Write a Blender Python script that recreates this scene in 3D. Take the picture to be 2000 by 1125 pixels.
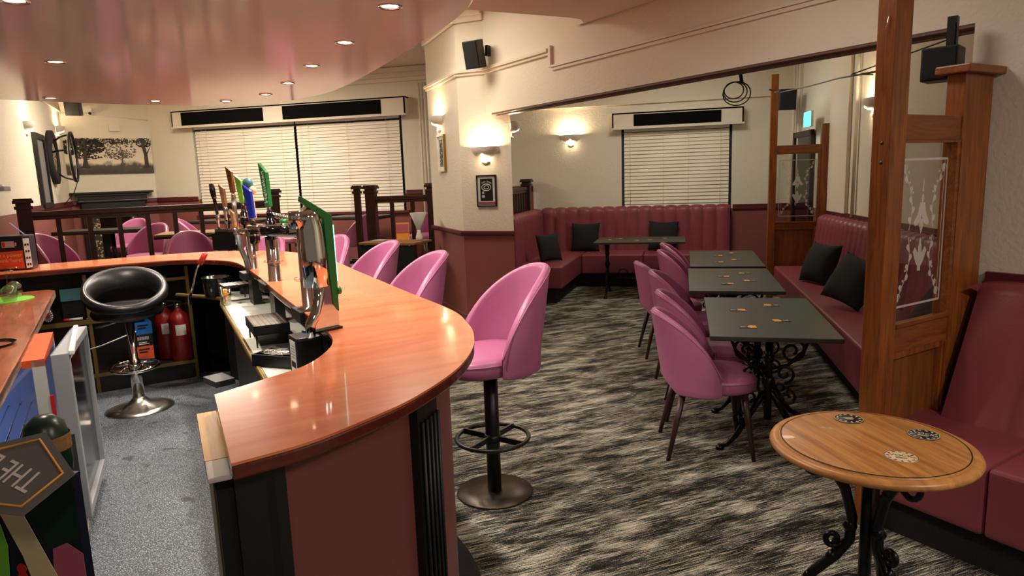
import bpy, bmesh, math, random
from mathutils import Vector, Matrix
random.seed(7)
for o in list(bpy.data.objects): bpy.data.objects.remove(o)
S = bpy.context.scene
C = S.collection
PI = math.pi
def rad(a): return math.radians(a)

# ------------------------------------------------------------------ camera
PITCH, ROLL, YAW, F, CAMH = rad(9.36), rad(2.02), rad(14.33), 1329.0, 1.62
cy, sy, cp, sp = math.cos(YAW), math.sin(YAW), math.cos(PITCH), math.sin(PITCH)
fwd = Vector((-sy*cp, cy*cp, -sp)); right0 = Vector((cy, sy, 0)); down0 = fwd.cross(right0)
rgt = math.cos(ROLL)*right0 + math.sin(ROLL)*down0
dwn = -math.sin(ROLL)*right0 + math.cos(ROLL)*down0
cam = bpy.data.cameras.new('camera'); cam.sensor_width = 36; cam.lens = F/2000*36; cam.clip_start = 0.05
co = bpy.data.objects.new('camera', cam); C.objects.link(co)
M = Matrix.Identity(4)
for i in range(3):
    M[i][0] = rgt[i]; M[i][1] = -dwn[i]; M[i][2] = -fwd[i]
M[2][3] = CAMH
co.matrix_world = M
S.camera = co
# ------------------------------------------------------------------ world and exposure
W = bpy.data.worlds.new('world'); S.world = W; W.use_nodes = True
W.node_tree.nodes['Background'].inputs[0].default_value = (1.0, 0.82, 0.66, 1)
W.node_tree.nodes['Background'].inputs[1].default_value = 0.10
S.view_settings.view_transform = 'Standard'; S.view_settings.look = 'None'
S.view_settings.gamma = 1; S.view_settings.use_curve_mapping = False
S.view_settings.exposure = 0.55

def light(name, kind, loc, power, color, rot=(0, 0, 0), size=0.05, spot=None, blend=0.5, sx=None):
    l = bpy.data.lights.new(name, kind); l.energy = power; l.color = color
    if kind == 'AREA':
        l.shape = 'RECTANGLE' if sx else 'DISK'; l.size = size
        if sx: l.size_y = sx
    else: l.shadow_soft_size = size
    if kind == 'SPOT': l.spot_size = spot; l.spot_blend = blend
    o = bpy.data.objects.new(name, l); C.objects.link(o); o.location = loc; o.rotation_euler = rot
    return o
WARM = (1.0, 0.78, 0.50); NEUT = (1.0, 0.89, 0.77)
# unseen fill lights added under the low ceiling to brighten the near room
for (x, y, p) in ((2.3, 0.9, 32), (0.9, -0.9, 14), (0.1, 3.4, 8)):
    light('room_fill', 'AREA', (x, y, 2.79), p, NEUT, (0, 0, 0), 0.5)
# unseen fill lights added up high to brighten raised room, hall and lounge
light('raised_room_fill', 'AREA', (-6.6, 8.2, 3.28), 100, (1.0, 0.87, 0.70), (0, 0, 0), 1.4)
light('hall_fill', 'AREA', (-2.6, 5.9, 3.28), 24, (1.0, 0.87, 0.70), (0, 0, 0), 0.9)
light('lounge_fill', 'AREA', (-0.2, 8.3, 3.28), 27, (1.0, 0.93, 0.78), (0, 0, 0), 1.0)

# ------------------------------------------------------------------ materials
MATS = {}
def newmat(name):
    m = bpy.data.materials.new(name); m.use_nodes = True
    nt = m.node_tree; b = nt.nodes['Principled BSDF']; MATS[name] = m
    return m, nt, b
def lin(c):
    return tuple(((v/255.0)/12.92 if v/255.0 <= 0.04045 else (((v/255.0)+0.055)/1.055)**2.4) for v in c)
def plain(name, c, rough=0.5, metal=0.0, bump=0, bscale=60, coat=0, emit=None, es=1, alpha=1, trans=0, spec=None, var=0, vscale=3):
    m, nt, b = newmat(name)
    col = (*lin(c), 1)
    b.inputs['Base Color'].default_value = col
    b.inputs['Roughness'].default_value = rough; b.inputs['Metallic'].default_value = metal
    if coat: b.inputs['Coat Weight'].default_value = coat; b.inputs['Coat Roughness'].default_value = 0.08
    if spec is not None: b.inputs['Specular IOR Level'].default_value = spec
    if trans: b.inputs['Transmission Weight'].default_value = trans
    if emit: b.inputs['Emission Color'].default_value = (*lin(emit), 1); b.inputs['Emission Strength'].default_value = es
    if bump or var:
        tc = nt.nodes.new('ShaderNodeTexCoord')
    if bump:
        n = nt.nodes.new('ShaderNodeTexNoise'); n.inputs['Scale'].default_value = bscale; n.inputs['Detail'].default_value = 4
        nt.links.new(tc.outputs['Object'], n.inputs['Vector'])
        bp = nt.nodes.new('ShaderNodeBump'); bp.inputs['Strength'].default_value = bump; bp.inputs['Distance'].default_value = 0.01
        nt.links.new(n.outputs['Fac'], bp.inputs['Height']); nt.links.new(bp.outputs['Normal'], b.inputs['Normal'])
    if var:
        n2 = nt.nodes.new('ShaderNodeTexNoise'); n2.inputs['Scale'].default_value = vscale; n2.inputs['Detail'].default_value = 5
        nt.links.new(tc.outputs['Object'], n2.inputs['Vector'])
        r = nt.nodes.new('ShaderNodeValToRGB'); k = lin(c)
        r.color_ramp.elements[0].position = 0.3; r.color_ramp.elements[1].position = 0.7
        r.color_ramp.elements[0].color = (*[v*(1-var) for v in k], 1); r.color_ramp.elements[1].color = (*[min(1, v*(1+var)) for v in k], 1)
        nt.links.new(n2.outputs['Fac'], r.inputs['Fac']); nt.links.new(r.outputs['Color'], b.inputs['Base Color'])
    return m
def woodmat(name, c0, c1, axis='X', scale=4, rough=0.35, coat=0, rot=0, stretch=10, knots=0, distort=1.2):
    m, nt, b = newmat(name)
    tc = nt.nodes.new('ShaderNodeTexCoord'); mp = nt.nodes.new('ShaderNodeMapping')
    mp.inputs['Rotation'].default_value = (0, 0, rot)
    sc = {'X': (1, stretch, stretch), 'Y': (stretch, 1, stretch), 'Z': (stretch, stretch, 1)}[axis]
    mp2 = nt.nodes.new('ShaderNodeMapping'); mp2.inputs['Scale'].default_value = sc
    n = nt.nodes.new('ShaderNodeTexNoise'); n.inputs['Scale'].default_value = scale; n.inputs['Detail'].default_value = 6; n.inputs['Distortion'].default_value = distort
    n.inputs['Roughness'].default_value = 0.6
    r = nt.nodes.new('ShaderNodeValToRGB')
    r.color_ramp.elements[0].position = 0.32; r.color_ramp.elements[1].position = 0.68
    r.color_ramp.elements[0].color = (*lin(c0), 1); r.color_ramp.elements[1].color = (*lin(c1), 1)
    nt.links.new(tc.outputs['Object'], mp.inputs['Vector']); nt.links.new(mp.outputs['Vector'], mp2.inputs['Vector'])
    nt.links.new(mp2.outputs['Vector'], n.inputs['Vector']); nt.links.new(n.outputs['Fac'], r.inputs['Fac'])
    last = r.outputs['Color']
    if knots:
        v = nt.nodes.new('ShaderNodeTexVoronoi'); v.inputs['Scale'].default_value = knots
        mp3 = nt.nodes.new('ShaderNodeMapping'); mp3.inputs['Scale'].default_value = {'X': (.35, 1, 1), 'Y': (1, .35, 1), 'Z': (1, 1, .35)}[axis]
        nt.links.new(tc.outputs['Object'], mp3.inputs['Vector']); nt.links.new(mp3.outputs['Vector'], v.inputs['Vector'])
        rr = nt.nodes.new('ShaderNodeValToRGB'); rr.color_ramp.elements[0].position = 0.03; rr.color_ramp.elements[1].position = 0.11
        rr.color_ramp.elements[0].color = (0.12, 0.06, 0.04, 1); rr.color_ramp.elements[1].color = (1, 1, 1, 1)
        mx = nt.nodes.new('ShaderNodeMix'); mx.data_type = 'RGBA'; mx.blend_type = 'MULTIPLY'; mx.inputs[0].default_value = 1
        nt.links.new(v.outputs['Distance'], rr.inputs['Fac']); nt.links.new(last, mx.inputs[6]); nt.links.new(rr.outputs['Color'], mx.inputs[7])
        last = mx.outputs[2]
    nt.links.new(last, b.inputs['Base Color'])
    b.inputs['Roughness'].default_value = rough
    if coat: b.inputs['Coat Weight'].default_value = coat; b.inputs['Coat Roughness'].default_value = 0.06
    return m

plain('paint', (226, 218, 200), 0.75, bump=0.35, bscale=45)
plain('paint_smooth', (226, 214, 196), 0.6)
plain('ceiling_tex', (222, 205, 186), 0.85, bump=0.7, bscale=28)
plain('canopy', (204, 214, 210), 0.11, spec=0.5)
plain('rose', (138, 78, 72), 0.65, bump=0.25, bscale=40)
plain('rose_smooth', (116, 62, 60), 0.5)
plain('maroon', (92, 34, 40), 0.4)
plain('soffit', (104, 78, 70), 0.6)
plain('pinkvinyl', (178, 104, 144), 0.36, bump=0.08, bscale=160)
plain('darkvinyl', (132, 60, 72), 0.42, bump=0.08, bscale=160)
plain('black', (14, 14, 15), 0.45)
plain('blackgloss', (8, 8, 9), 0.12)
plain('padleather', (20, 21, 22), 0.33, bump=0.05, bscale=90)
plain('blackmetal', (24, 23, 23), 0.38, 0.0)
plain('castiron', (14, 15, 20), 0.28, 0.4)
plain('bronzebase', (70, 62, 52), 0.38, 0.8, var=0.1)
plain('blackfabric', (22, 22, 24), 0.9, bump=0.3, bscale=200)
plain('tabletop', (50, 49, 43), 0.42, var=0.15, vscale=14)
plain('chrome', (225, 222, 218), 0.07, 1.0)
plain('dullchrome', (190, 186, 176), 0.3, 1.0, var=0.35, vscale=9)
plain('steel', (205, 208, 200), 0.3, 0.75)
plain('steelwhite', (225, 228, 215), 0.4, 0.2)
plain('brass', (170, 130, 60), 0.3, 0.9)
plain('edgebrass', (120, 98, 50), 0.45, 0.5)
plain('white', (236, 232, 224), 0.45)
plain('whitegrey', (196, 196, 192), 0.4)
plain('doorshade', (150, 154, 158), 0.4)  # pale fridge door, darkened in colour for the shade on its upright
plain('bottlegreen', (22, 48, 38), 0.3)
plain('plaster', (232, 224, 210), 0.6)
plain('blind', (236, 226, 208), 0.5)
plain('darkgrey', (52, 52, 52), 0.5)
plain('grey', (110, 110, 108), 0.5)
plain('green', (34, 118, 54), 0.35)
plain('brightgreen', (120, 190, 60), 0.4)
plain('blue', (24, 44, 150), 0.35)
plain('red', (196, 40, 30), 0.3)
plain('darkred', (140, 26, 22), 0.35)
plain('matteblack', (12, 12, 12), 0.95, spec=0.1)
plain('orange', (240, 150, 40), 0.5)
plain('amber', (244, 168, 62), 0.5)
plain('boxblue', (30, 110, 190), 0.5)
plain('boxorange', (214, 84, 40), 0.5)
plain('teal', (60, 120, 130), 0.5)
plain('navy', (22, 26, 44), 0.4)
plain('yellow', (230, 190, 30), 0.5)
plain('card', (168, 134, 90), 0.7)
plain('cream', (224, 206, 160), 0.5)
plain('pinkboard', (190, 96, 120), 0.6)
plain('skirt', (24, 24, 26), 0.85, bump=0.4, bscale=150)
plain('led', (120, 240, 220), 0.4, emit=(120, 250, 220), es=3.0)
plain('bulb', (255, 240, 210), 0.4, emit=(255, 226, 180), es=14)
plain('exitglow', (60, 220, 210), 0.4, emit=(60, 235, 220), es=3.0)
plain('fridgeglow', (120, 160, 230), 0.4, emit=(110, 150, 240), es=0.9)
plain('screen', (60, 90, 190), 0.3, emit=(60, 90, 200), es=0.8)
plain('etch', (214, 210, 200), 0.8)
plain('umber', (44, 28, 20), 0.4)
woodmat('darkwood', (38, 20, 14), (66, 38, 26), 'Z', 5, 0.35)
woodmat('darkwoodx', (44, 24, 16), (78, 46, 32), 'X', 5, 0.35)
woodmat('bartop', (204, 98, 56), (230, 134, 84), 'X', 1.6, 0.25, coat=0.6, rot=rad(-48), stretch=6, distort=1.0)
woodmat('baredge', (62, 20, 12), (100, 34, 20), 'X', 3.0, 0.25, coat=0.6, rot=rad(-48), stretch=4)
woodmat('pine', (110, 58, 20), (160, 92, 38), 'Z', 3.2, 0.38, stretch=12, knots=4.5)
woodmat('pinex', (106, 56, 20), (152, 88, 38), 'X', 3.2, 0.38, stretch=12, knots=4.5)
woodmat('pinepanel', (104, 60, 22), (142, 86, 36), 'Z', 2.4, 0.4, stretch=8)
woodmat('oak', (150, 94, 40), (206, 146, 78), 'X', 2.2, 0.38, coat=0.15, rot=rad(25), stretch=14, distort=0.8)
woodmat('oakedge', (160, 104, 50), (206, 146, 80), 'X', 2, 0.35, rot=rad(25), stretch=6)
woodmat('yellowply', (222, 152, 50), (246, 196, 96), 'Y', 3, 0.35, rot=rad(-45))
woodmat('tanwood', (130, 92, 54), (170, 128, 84), 'X', 3, 0.4)
woodmat('walnut', (46, 28, 22), (70, 44, 34), 'Z', 6, 0.35)
woodmat('browntap', (96, 56, 28), (150, 96, 50), 'Z', 5, 0.3)
woodmat('backtop', (126, 66, 44), (168, 98, 70), 'Y', 3, 0.25, rot=rad(-45), coat=0.4)
woodmat('backedge', (84, 44, 34), (190, 160, 140), 'Y', 4, 0.4, rot=rad(-45))

def glassmat(name, tint=(1, 1, 1), a=0.12, rough=0.0):
    m, nt, b = newmat(name); nt.nodes.remove(b)
    out = nt.nodes['Material Output']
    t = nt.nodes.new('ShaderNodeBsdfTransparent'); t.inputs[0].default_value = (*tint, 1)
    g = nt.nodes.new('ShaderNodeBsdfGlossy'); g.inputs['Roughness'].default_value = rough
    fr = nt.nodes.new('ShaderNodeFresnel'); fr.inputs[0].default_value = 1.45
    ad = nt.nodes.new('ShaderNodeMath'); ad.operation = 'ADD'; ad.inputs[1].default_value = a
    ge = nt.nodes.new('ShaderNodeNewGeometry'); iv = nt.nodes.new('ShaderNodeMath'); iv.operation = 'SUBTRACT'; iv.inputs[0].default_value = 1; nt.links.new(ge.outputs['Backfacing'], iv.inputs[1])
    ml = nt.nodes.new('ShaderNodeMath'); ml.operation = 'MULTIPLY'; nt.links.new(iv.outputs[0], ml.inputs[1])
    mx = nt.nodes.new('ShaderNodeMixShader')
    nt.links.new(fr.outputs[0], ad.inputs[0]); nt.links.new(ad.outputs[0], ml.inputs[0]); nt.links.new(ml.outputs[0], mx.inputs[0])
    nt.links.new(t.outputs[0], mx.inputs[1]); nt.links.new(g.outputs[0], mx.inputs[2]); nt.links.new(mx.outputs[0], out.inputs[0])
    return m
glassmat('glass', (0.86, 0.89, 0.86), 0.16)
glassmat('pane', (0.86, 0.86, 0.84), 0.03)
# etched pattern: half see-through frosted layer
m, nt, b = newmat('etched'); out = nt.nodes['Material Output']
t = nt.nodes.new('ShaderNodeBsdfTransparent'); mx = nt.nodes.new('ShaderNodeMixShader'); mx.inputs[0].default_value = 0.60
b.inputs['Base Color'].default_value = (0.80, 0.78, 0.74, 1); b.inputs['Roughness'].default_value = 0.7
nt.links.new(t.outputs[0], mx.inputs[1]); nt.links.new(b.outputs[0], mx.inputs[2]); nt.links.new(mx.outputs[0], out.inputs[0])

# carpet : dark ground with pale broken streaks
m, nt, b = newmat('carpet')
tc = nt.nodes.new('ShaderNodeTexCoord')
mp = nt.nodes.new('ShaderNodeMapping'); mp.vector_type = 'POINT'
mp.inputs['Rotation'].default_value = (0, 0, rad(-35))
nt.links.new(tc.outputs['Object'], mp.inputs['Vector'])
mp2 = nt.nodes.new('ShaderNodeMapping'); mp2.inputs['Scale'].default_value = (7, 210, 1); nt.links.new(mp.outputs['Vector'], mp2.inputs['Vector'])
n1 = nt.nodes.new('ShaderNodeTexNoise'); n1.inputs['Scale'].default_value = 1.0; n1.inputs['Detail'].default_value = 5; n1.inputs['Roughness'].default_value = 0.72
nt.links.new(mp2.outputs['Vector'], n1.inputs['Vector'])
mp3 = nt.nodes.new('ShaderNodeMapping'); mp3.inputs['Scale'].default_value = (3.0, 11, 1); nt.links.new(mp.outputs['Vector'], mp3.inputs['Vector'])
n2 = nt.nodes.new('ShaderNodeTexNoise'); n2.inputs['Scale'].default_value = 1.0; n2.inputs['Detail'].default_value = 3; n2.inputs['Distortion'].default_value = 0.6
nt.links.new(mp3.outputs['Vector'], n2.inputs['Vector'])
n3 = nt.nodes.new('ShaderNodeTexNoise'); n3.inputs['Scale'].default_value = 260; n3.inputs['Detail'].default_value = 1
nt.links.new(tc.outputs['Object'], n3.inputs['Vector'])
a1 = nt.nodes.new('ShaderNodeMath'); a1.operation = 'MULTIPLY_ADD'; a1.inputs[1].default_value = 0.42
nt.links.new(n2.outputs['Fac'], a1.inputs[0]); nt.links.new(n1.outputs['Fac'], a1.inputs[2])
a2 = nt.nodes.new('ShaderNodeMath'); a2.operation = 'MULTIPLY_ADD'; a2.inputs[1].default_value = 0.35
nt.links.new(n3.outputs['Fac'], a2.inputs[0]); nt.links.new(a1.outputs[0], a2.inputs[2])
r = nt.nodes.new('ShaderNodeValToRGB'); cr = r.color_ramp
cr.elements[0].position = 0.97; cr.elements[0].color = (*lin((26, 26, 25)), 1)
cr.elements[1].position = 1.18; cr.elements[1].color = (*lin((196, 192, 172)), 1)
e = cr.elements.new(1.0)
sb = nt.nodes.new('ShaderNodeMath'); sb.operation = 'MULTIPLY_ADD'; sb.inputs[1].default_value = 1.0; sb.inputs[2].default_value = -0.21
nt.links.new(a2.outputs[0], sb.inputs[0]); nt.links.new(sb.outputs[0], r.inputs['Fac'])
cr.elements.remove(cr.elements[2]) if len(cr.elements) > 2 else None
cr.elements[0].position = 0.63; cr.elements[1].position = 0.78
cr.elements[0].color = (*lin((24, 25, 24)), 1); cr.elements[1].color = (*lin((200, 196, 178)), 1)
e = cr.elements.new(0.70); e.color = (*lin((84, 82, 72)), 1)
nt.links.new(r.outputs['Color'], b.inputs['Base Color']); b.inputs['Roughness'].default_value = 0.95; b.inputs['Specular IOR Level'].default_value = 0.1

# speckled safety vinyl behind the bar
m, nt, b = newmat('safetyvinyl')
tc = nt.nodes.new('ShaderNodeTexCoord')
v = nt.nodes.new('ShaderNodeTexNoise'); v.inputs['Scale'].default_value = 210; v.inputs['Detail'].default_value = 3
nt.links.new(tc.outputs['Object'], v.inputs['Vector'])
r = nt.nodes.new('ShaderNodeValToRGB'); cr = r.color_ramp
cr.elements[0].position = 0.50; cr.elements[0].color = (*lin((46, 53, 60)), 1)
cr.elements[1].position = 0.70; cr.elements[1].color = (*lin((176, 188, 196)), 1)
nt.links.new(v.outputs['Fac'], r.inputs['Fac'])
n4 = nt.nodes.new('ShaderNodeTexNoise'); n4.inputs['Scale'].default_value = 9; n4.inputs['Detail'].default_value = 6
nt.links.new(tc.outputs['Object'], n4.inputs['Vector'])
r2 = nt.nodes.new('ShaderNodeValToRGB'); r2.color_ramp.elements[0].position = 0.30; r2.color_ramp.elements[1].position = 0.37
r2.color_ramp.elements[0].color = (0.28, 0.28, 0.28, 1); r2.color_ramp.elements[1].color = (1, 1, 1, 1)
nt.links.new(n4.outputs['Fac'], r2.inputs['Fac'])
mx = nt.nodes.new('ShaderNodeMix'); mx.data_type = 'RGBA'; mx.blend_type = 'MULTIPLY'; mx.inputs[0].default_value = 1
nt.links.new(r.outputs['Color'], mx.inputs[6]); nt.links.new(r2.outputs['Color'], mx.inputs[7])
nt.links.new(mx.outputs[2], b.inputs['Base Color']); b.inputs['Roughness'].default_value = 0.55

# pebbled tile of the fireplace cheeks
m, nt, b = newmat('pebble')
tc = nt.nodes.new('ShaderNodeTexCoord'); v = nt.nodes.new('ShaderNodeTexVoronoi'); v.inputs['Scale'].default_value = 26
nt.links.new(tc.outputs['Object'], v.inputs['Vector'])
r = nt.nodes.new('ShaderNodeValToRGB'); r.color_ramp.elements[0].position = 0.25; r.color_ramp.elements[0].color = (*lin((200, 176, 130)), 1)
r.color_ramp.elements[1].position = 0.5; r.color_ramp.elements[1].color = (*lin((50, 38, 26)), 1)
nt.links.new(v.outputs['Distance'], r.inputs['Fac']); nt.links.new(r.outputs['Color'], b.inputs['Base Color'])

# misty park picture: procedural canvas (mist gradient is printed on the canvas itself)
m, nt, b = newmat('mistprint')
tc = nt.nodes.new('ShaderNodeTexCoord'); sx = nt.nodes.new('ShaderNodeSeparateXYZ'); nt.links.new(tc.outputs['Object'], sx.inputs[0])
n5 = nt.nodes.new('ShaderNodeTexNoise'); n5.inputs['Scale'].default_value = 7; n5.inputs['Detail'].default_value = 5
nt.links.new(tc.outputs['Object'], n5.inputs['Vector'])
ma = nt.nodes.new('ShaderNodeMath'); ma.operation = 'MULTIPLY_ADD'; ma.inputs[1].default_value = 0.25
nt.links.new(n5.outputs['Fac'], ma.inputs[0]); nt.links.new(sx.outputs['Z'], ma.inputs[2])
r = nt.nodes.new('ShaderNodeValToRGB'); cr = r.color_ramp
cr.elements[0].position = 0.06; cr.elements[0].color = (*lin((40, 34, 28)), 1)
cr.elements[1].position = 0.75; cr.elements[1].color = (*lin((205, 190, 165)), 1)
e = cr.elements.new(0.26); e.color = (*lin((78, 68, 58)), 1)
e = cr.elements.new(0.32); e.color = (*lin((226, 212, 188)), 1)
nt.links.new(ma.outputs[0], r.inputs['Fac']); nt.links.new(r.outputs['Color'], b.inputs['Base Color']); b.inputs['Roughness'].default_value = 0.6
plain('treeink', (44, 34, 27), 0.6)
plain('treeink2', (92, 78, 66), 0.6)

# ------------------------------------------------------------------ mesh builder
class MB:
    def __init__(s): s.v = []; s.f = []; s.mi = []; s.cur = 0; s.sm = []; s.smooth = False; s.T = Matrix.Identity(4)
    def add(s, vs, fs):
        n = len(s.v)
        for p in vs: s.v.append(tuple(s.T @ Vector(p)))
        for f in fs: s.f.append(tuple(i+n for i in f)); s.mi.append(s.cur); s.sm.append(s.smooth)
    def box(s, c, d, rz=0, rx=0, ry=0):
        x, y, z = d[0]/2, d[1]/2, d[2]/2
        R = Matrix.Rotation(rz, 4, 'Z') @ Matrix.Rotation(ry, 4, 'Y') @ Matrix.Rotation(rx, 4, 'X')
        vs = [Vector(c)+R @ Vector((a*x, b_*y, k*z)) for a in (-1, 1) for b_ in (-1, 1) for k in (-1, 1)]
        s.add(vs, [(0, 1, 3, 2), (4, 6, 7, 5), (0, 4, 5, 1), (2, 3, 7, 6), (0, 2, 6, 4), (1, 5, 7, 3)]); return s
    def bbox(s, x0, x1, y0, y1, z0, z1): return s.box(((x0+x1)/2, (y0+y1)/2, (z0+z1)/2), (abs(x1-x0), abs(y1-y0), abs(z1-z0)))
    def prism(s, pts, z0, z1):
        n = len(pts)
        a = sum(pts[i][0]*pts[(i+1) % n][1]-pts[(i+1) % n][0]*pts[i][1] for i in range(n))
        if a < 0: pts = pts[::-1]
        vs = [(p[0], p[1], z0) for p in pts]+[(p[0], p[1], z1) for p in pts]
        s.add(vs, [tuple(range(n-1, -1, -1)), tuple(range(n, 2*n))]+[(i, (i+1) % n, n+(i+1) % n, n+i) for i in range(n)]); return s
    def tube(s, path, r, seg=10, closed=False, taper=None, flat=None):
        P = [Vector(p) for p in path]; n = len(P); rings = []; up = Vector((0, 0, 1)); prev = None
        for i in range(n):
            if closed: t = P[(i+1) % n]-P[i-1]
            else: t = P[min(i+1, n-1)]-P[max(i-1, 0)]
            if t.length < 1e-9: t = Vector((0, 0, 1))
            t.normalize()
            if prev is None:
                a = t.cross(up)
                if a.length < 1e-3: a = t.cross(Vector((1, 0, 0)))
            else: a = prev-t*prev.dot(t)
            a.normalize(); prev = a; b_ = t.cross(a)
            rr = r if taper is None else r*taper(i/(n-1))
            rings.append([P[i]+a*rr*math.cos(2*PI*k/seg)+b_*rr*(flat or 1)*math.sin(2*PI*k/seg) for k in range(seg)])
        vs = [p for rg in rings for p in rg]; fs = []
        m_ = n if closed else n-1
        for i in range(m_):
            for k in range(seg):
                j = (i+1) % n
                fs.append((i*seg+k, i*seg+(k+1) % seg, j*seg+(k+1) % seg, j*seg+k))
        if not closed: fs += [tuple(range(seg-1, -1, -1)), tuple((n-1)*seg+k for k in range(seg))]
        o = s.smooth; s.smooth = True; s.add(vs, fs); s.smooth = o; return s
    def lathe(s, prof, c=(0, 0, 0), seg=32, a0=0, a1=2*PI, sx=1, sy=1):
        full = abs(a1-a0-2*PI) < 1e-6; m_ = seg if full else seg+1; vs = []; fs = []
        for k in range(m_):
            a = a0+(a1-a0)*k/seg
            for (r, z) in prof: vs.append((c[0]+r*math.cos(a)*sx, c[1]+r*math.sin(a)*sy, c[2]+z))
        n = len(prof)
        for k in range(seg):
            j = (k+1) % m_
            for i in range(n-1): fs.append((k*n+i, j*n+i, j*n+i+1, k*n+i+1))
        o = s.smooth; s.smooth = True; s.add(vs, fs); s.smooth = o; return s
    def cyl(s, c, r, h, seg=24, r2=None):
        r2 = r if r2 is None else r2
        return s.lathe([(0, 0), (r, 0), (r, 0), (r2, h), (r2, h), (0, h)], c, seg)
    def grid(s, fn, nu, nv, cu=False, cv=False):
        vs = [fn(i/(nu if cu else nu-1), j/(nv if cv else nv-1)) for i in range(nu) for j in range(nv)]; fs = []
        for i in range(nu if cu else nu-1):
            for j in range(nv if cv else nv-1):
                fs.append((i*nv+j, ((i+1) % nu)*nv+j, ((i+1) % nu)*nv+(j+1) % nv, i*nv+(j+1) % nv))
        o = s.smooth; s.smooth = True; s.add(vs, fs); s.smooth = o; return s
    def build(s, name, mat, parent=None, bevel=0, seg=2, autosm=False):
        me = bpy.data.meshes.new(name); me.from_pydata(s.v, [], s.f)
        for m_ in (mat if isinstance(mat, (list, tuple)) else [mat]): me.materials.append(MATS[m_])
        me.polygons.foreach_set('material_index', s.mi); me.polygons.foreach_set('use_smooth', s.sm); me.update()
        bm = bmesh.new(); bm.from_mesh(me); bmesh.ops.remove_doubles(bm, verts=bm.verts, dist=1e-5)
        bmesh.ops.recalc_face_normals(bm, faces=bm.faces)
        if bevel: bmesh.ops.bevel(bm, geom=[e for e in bm.edges if len(e.link_faces) == 2 and e.calc_face_angle(0) > 0.6], offset=bevel, segments=seg, affect='EDGES', profile=0.6)
        bm.to_mesh(me); bm.free()
        o = bpy.data.objects.new(name, me); C.objects.link(o)
        if parent: o.parent = parent
        return o
def tag(o, label, cat, group=None, kind=None):
    o['label'] = label; o['category'] = cat
    if group: o['group'] = group
    if kind: o['kind'] = kind
    return o
def thing(name, label, cat, loc=(0, 0, 0), rz=0, group=None):
    o = bpy.data.objects.new(name, None); C.objects.link(o); o.location = loc; o.rotation_euler = (0, 0, rz)
    o.empty_display_size = 0.1
    return tag(o, label, cat, group)
def struct(o): o['kind'] = 'structure'; return o
def dup(root, loc, rz, label, group=None):
    r_ = root.copy(); C.objects.link(r_); r_.location = loc; r_.rotation_euler = (0, 0, rz); r_['label'] = label
    if group: r_['group'] = group
    for ch in list(root.children):
        c_ = ch.copy(); C.objects.link(c_); c_.parent = r_
        for g in ch.children:
            d = g.copy(); C.objects.link(d); d.parent = c_
    return r_
def text(name, s, size, mat, parent, loc, rot=(0, 0, 0), depth=0.0008, align='CENTER', sx=1):
    cu = bpy.data.curves.new(name, 'FONT'); cu.body = s; cu.size = size; cu.extrude = depth; cu.align_x = align; cu.align_y = 'CENTER'
    o = bpy.data.objects.new(name, cu); C.objects.link(o)
    dg = bpy.context.evaluated_depsgraph_get(); me = bpy.data.meshes.new_from_object(o.evaluated_get(dg))
    bpy.data.objects.remove(o)
    me.materials.clear(); me.materials.append(MATS[mat])
    o = bpy.data.objects.new(name, me); C.objects.link(o); o.location = loc; o.rotation_euler = rot; o.scale = (sx, 1, 1)
    if parent: o.parent = parent
    return o
def cat_rom(P, n=6):
    out = []
    for i in range(len(P)-1):
        p0, p1, p2, p3 = Vector(P[max(i-1, 0)]), Vector(P[i]), Vector(P[i+1]), Vector(P[min(i+2, len(P)-1)])
        for k in range(n):
            t = k/n; out.append(tuple(0.5*((2*p1)+(-p0+p2)*t+(2*p0-5*p1+4*p2-p3)*t*t+(-p0+3*p1-3*p2+p3)*t**3)))
    out.append(tuple(P[-1])); return out
def offset(P, d):
    out = []
    for i in range(len(P)):
        a = Vector(P[max(i-1, 0)]); b_ = Vector(P[min(i+1, len(P)-1)]); t = (b_-a).normalized()
        out.append((P[i][0]-t.y*d, P[i][1]+t.x*d))
    return out

# ------------------------------------------------------------------ shell
U = Vector((0.7071, 0.7071, 0)); V = Vector((-0.7071, 0.7071, 0))
FH = 3.35      # high ceiling
LC = 2.81      # lowered ceiling
PZ = 0.35      # raised platform
BZ = 0.18      # floor behind the bar
struct(MB().bbox(-14, 7, -4, 14, -0.1, 0).build('floor', 'carpet'))
OUT = [(-0.83, 1.05), (-0.74, 1.17), (-0.68, 1.31), (-0.63, 1.47), (-0.605, 1.72), (-0.63, 1.95), (-0.69, 2.15), (-0.76, 2.30), (-0.90, 2.53), (-1.29, 2.97), (-1.84, 3.60), (-2.35, 4.18), (-2.82, 4.58), (-3.25, 4.76), (-3.66, 4.73), (-4.01, 4.53), (-4.35, 4.20), (-4.62, 3.93), (-5.15, 3.40)]
INN = [(-1.15, 1.42), (-1.10, 1.56), (-1.06, 1.70), (-1.08, 1.86), (-1.13, 1.99), (-1.23, 2.13), (-1.46, 2.39), (-1.89, 2.86), (-2.35, 3.38), (-2.78, 3.84), (-3.00, 4.05), (-3.18, 4.15), (-3.40, 4.20), (-3.58, 4.18), (-3.72, 4.10), (-3.95, 3.88), (-4.24, 3.58), (-4.78, 3.04)]
outc = cat_rom(OUT, 6); innc = cat_rom(INN, 6)
# floor behind the bar
fl = offset(outc, 0.30)
pts = [(-1.3, 1.3)]+[p for p in fl[8:]]+[(-5.6, 2.9), (-5.6, -3.5), (1.2, -3.5), (0.2, 0.0)]
struct(MB().prism([(-1.10, 1.30)]+[p for p in fl if p[1] > 1.75]+[(-5.8, 2.7), (-5.8, -3.5), (0.3, -3.5), (0.3, 0.0)], 0.0, BZ).build('floor_bar', 'safetyvinyl'))
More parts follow.
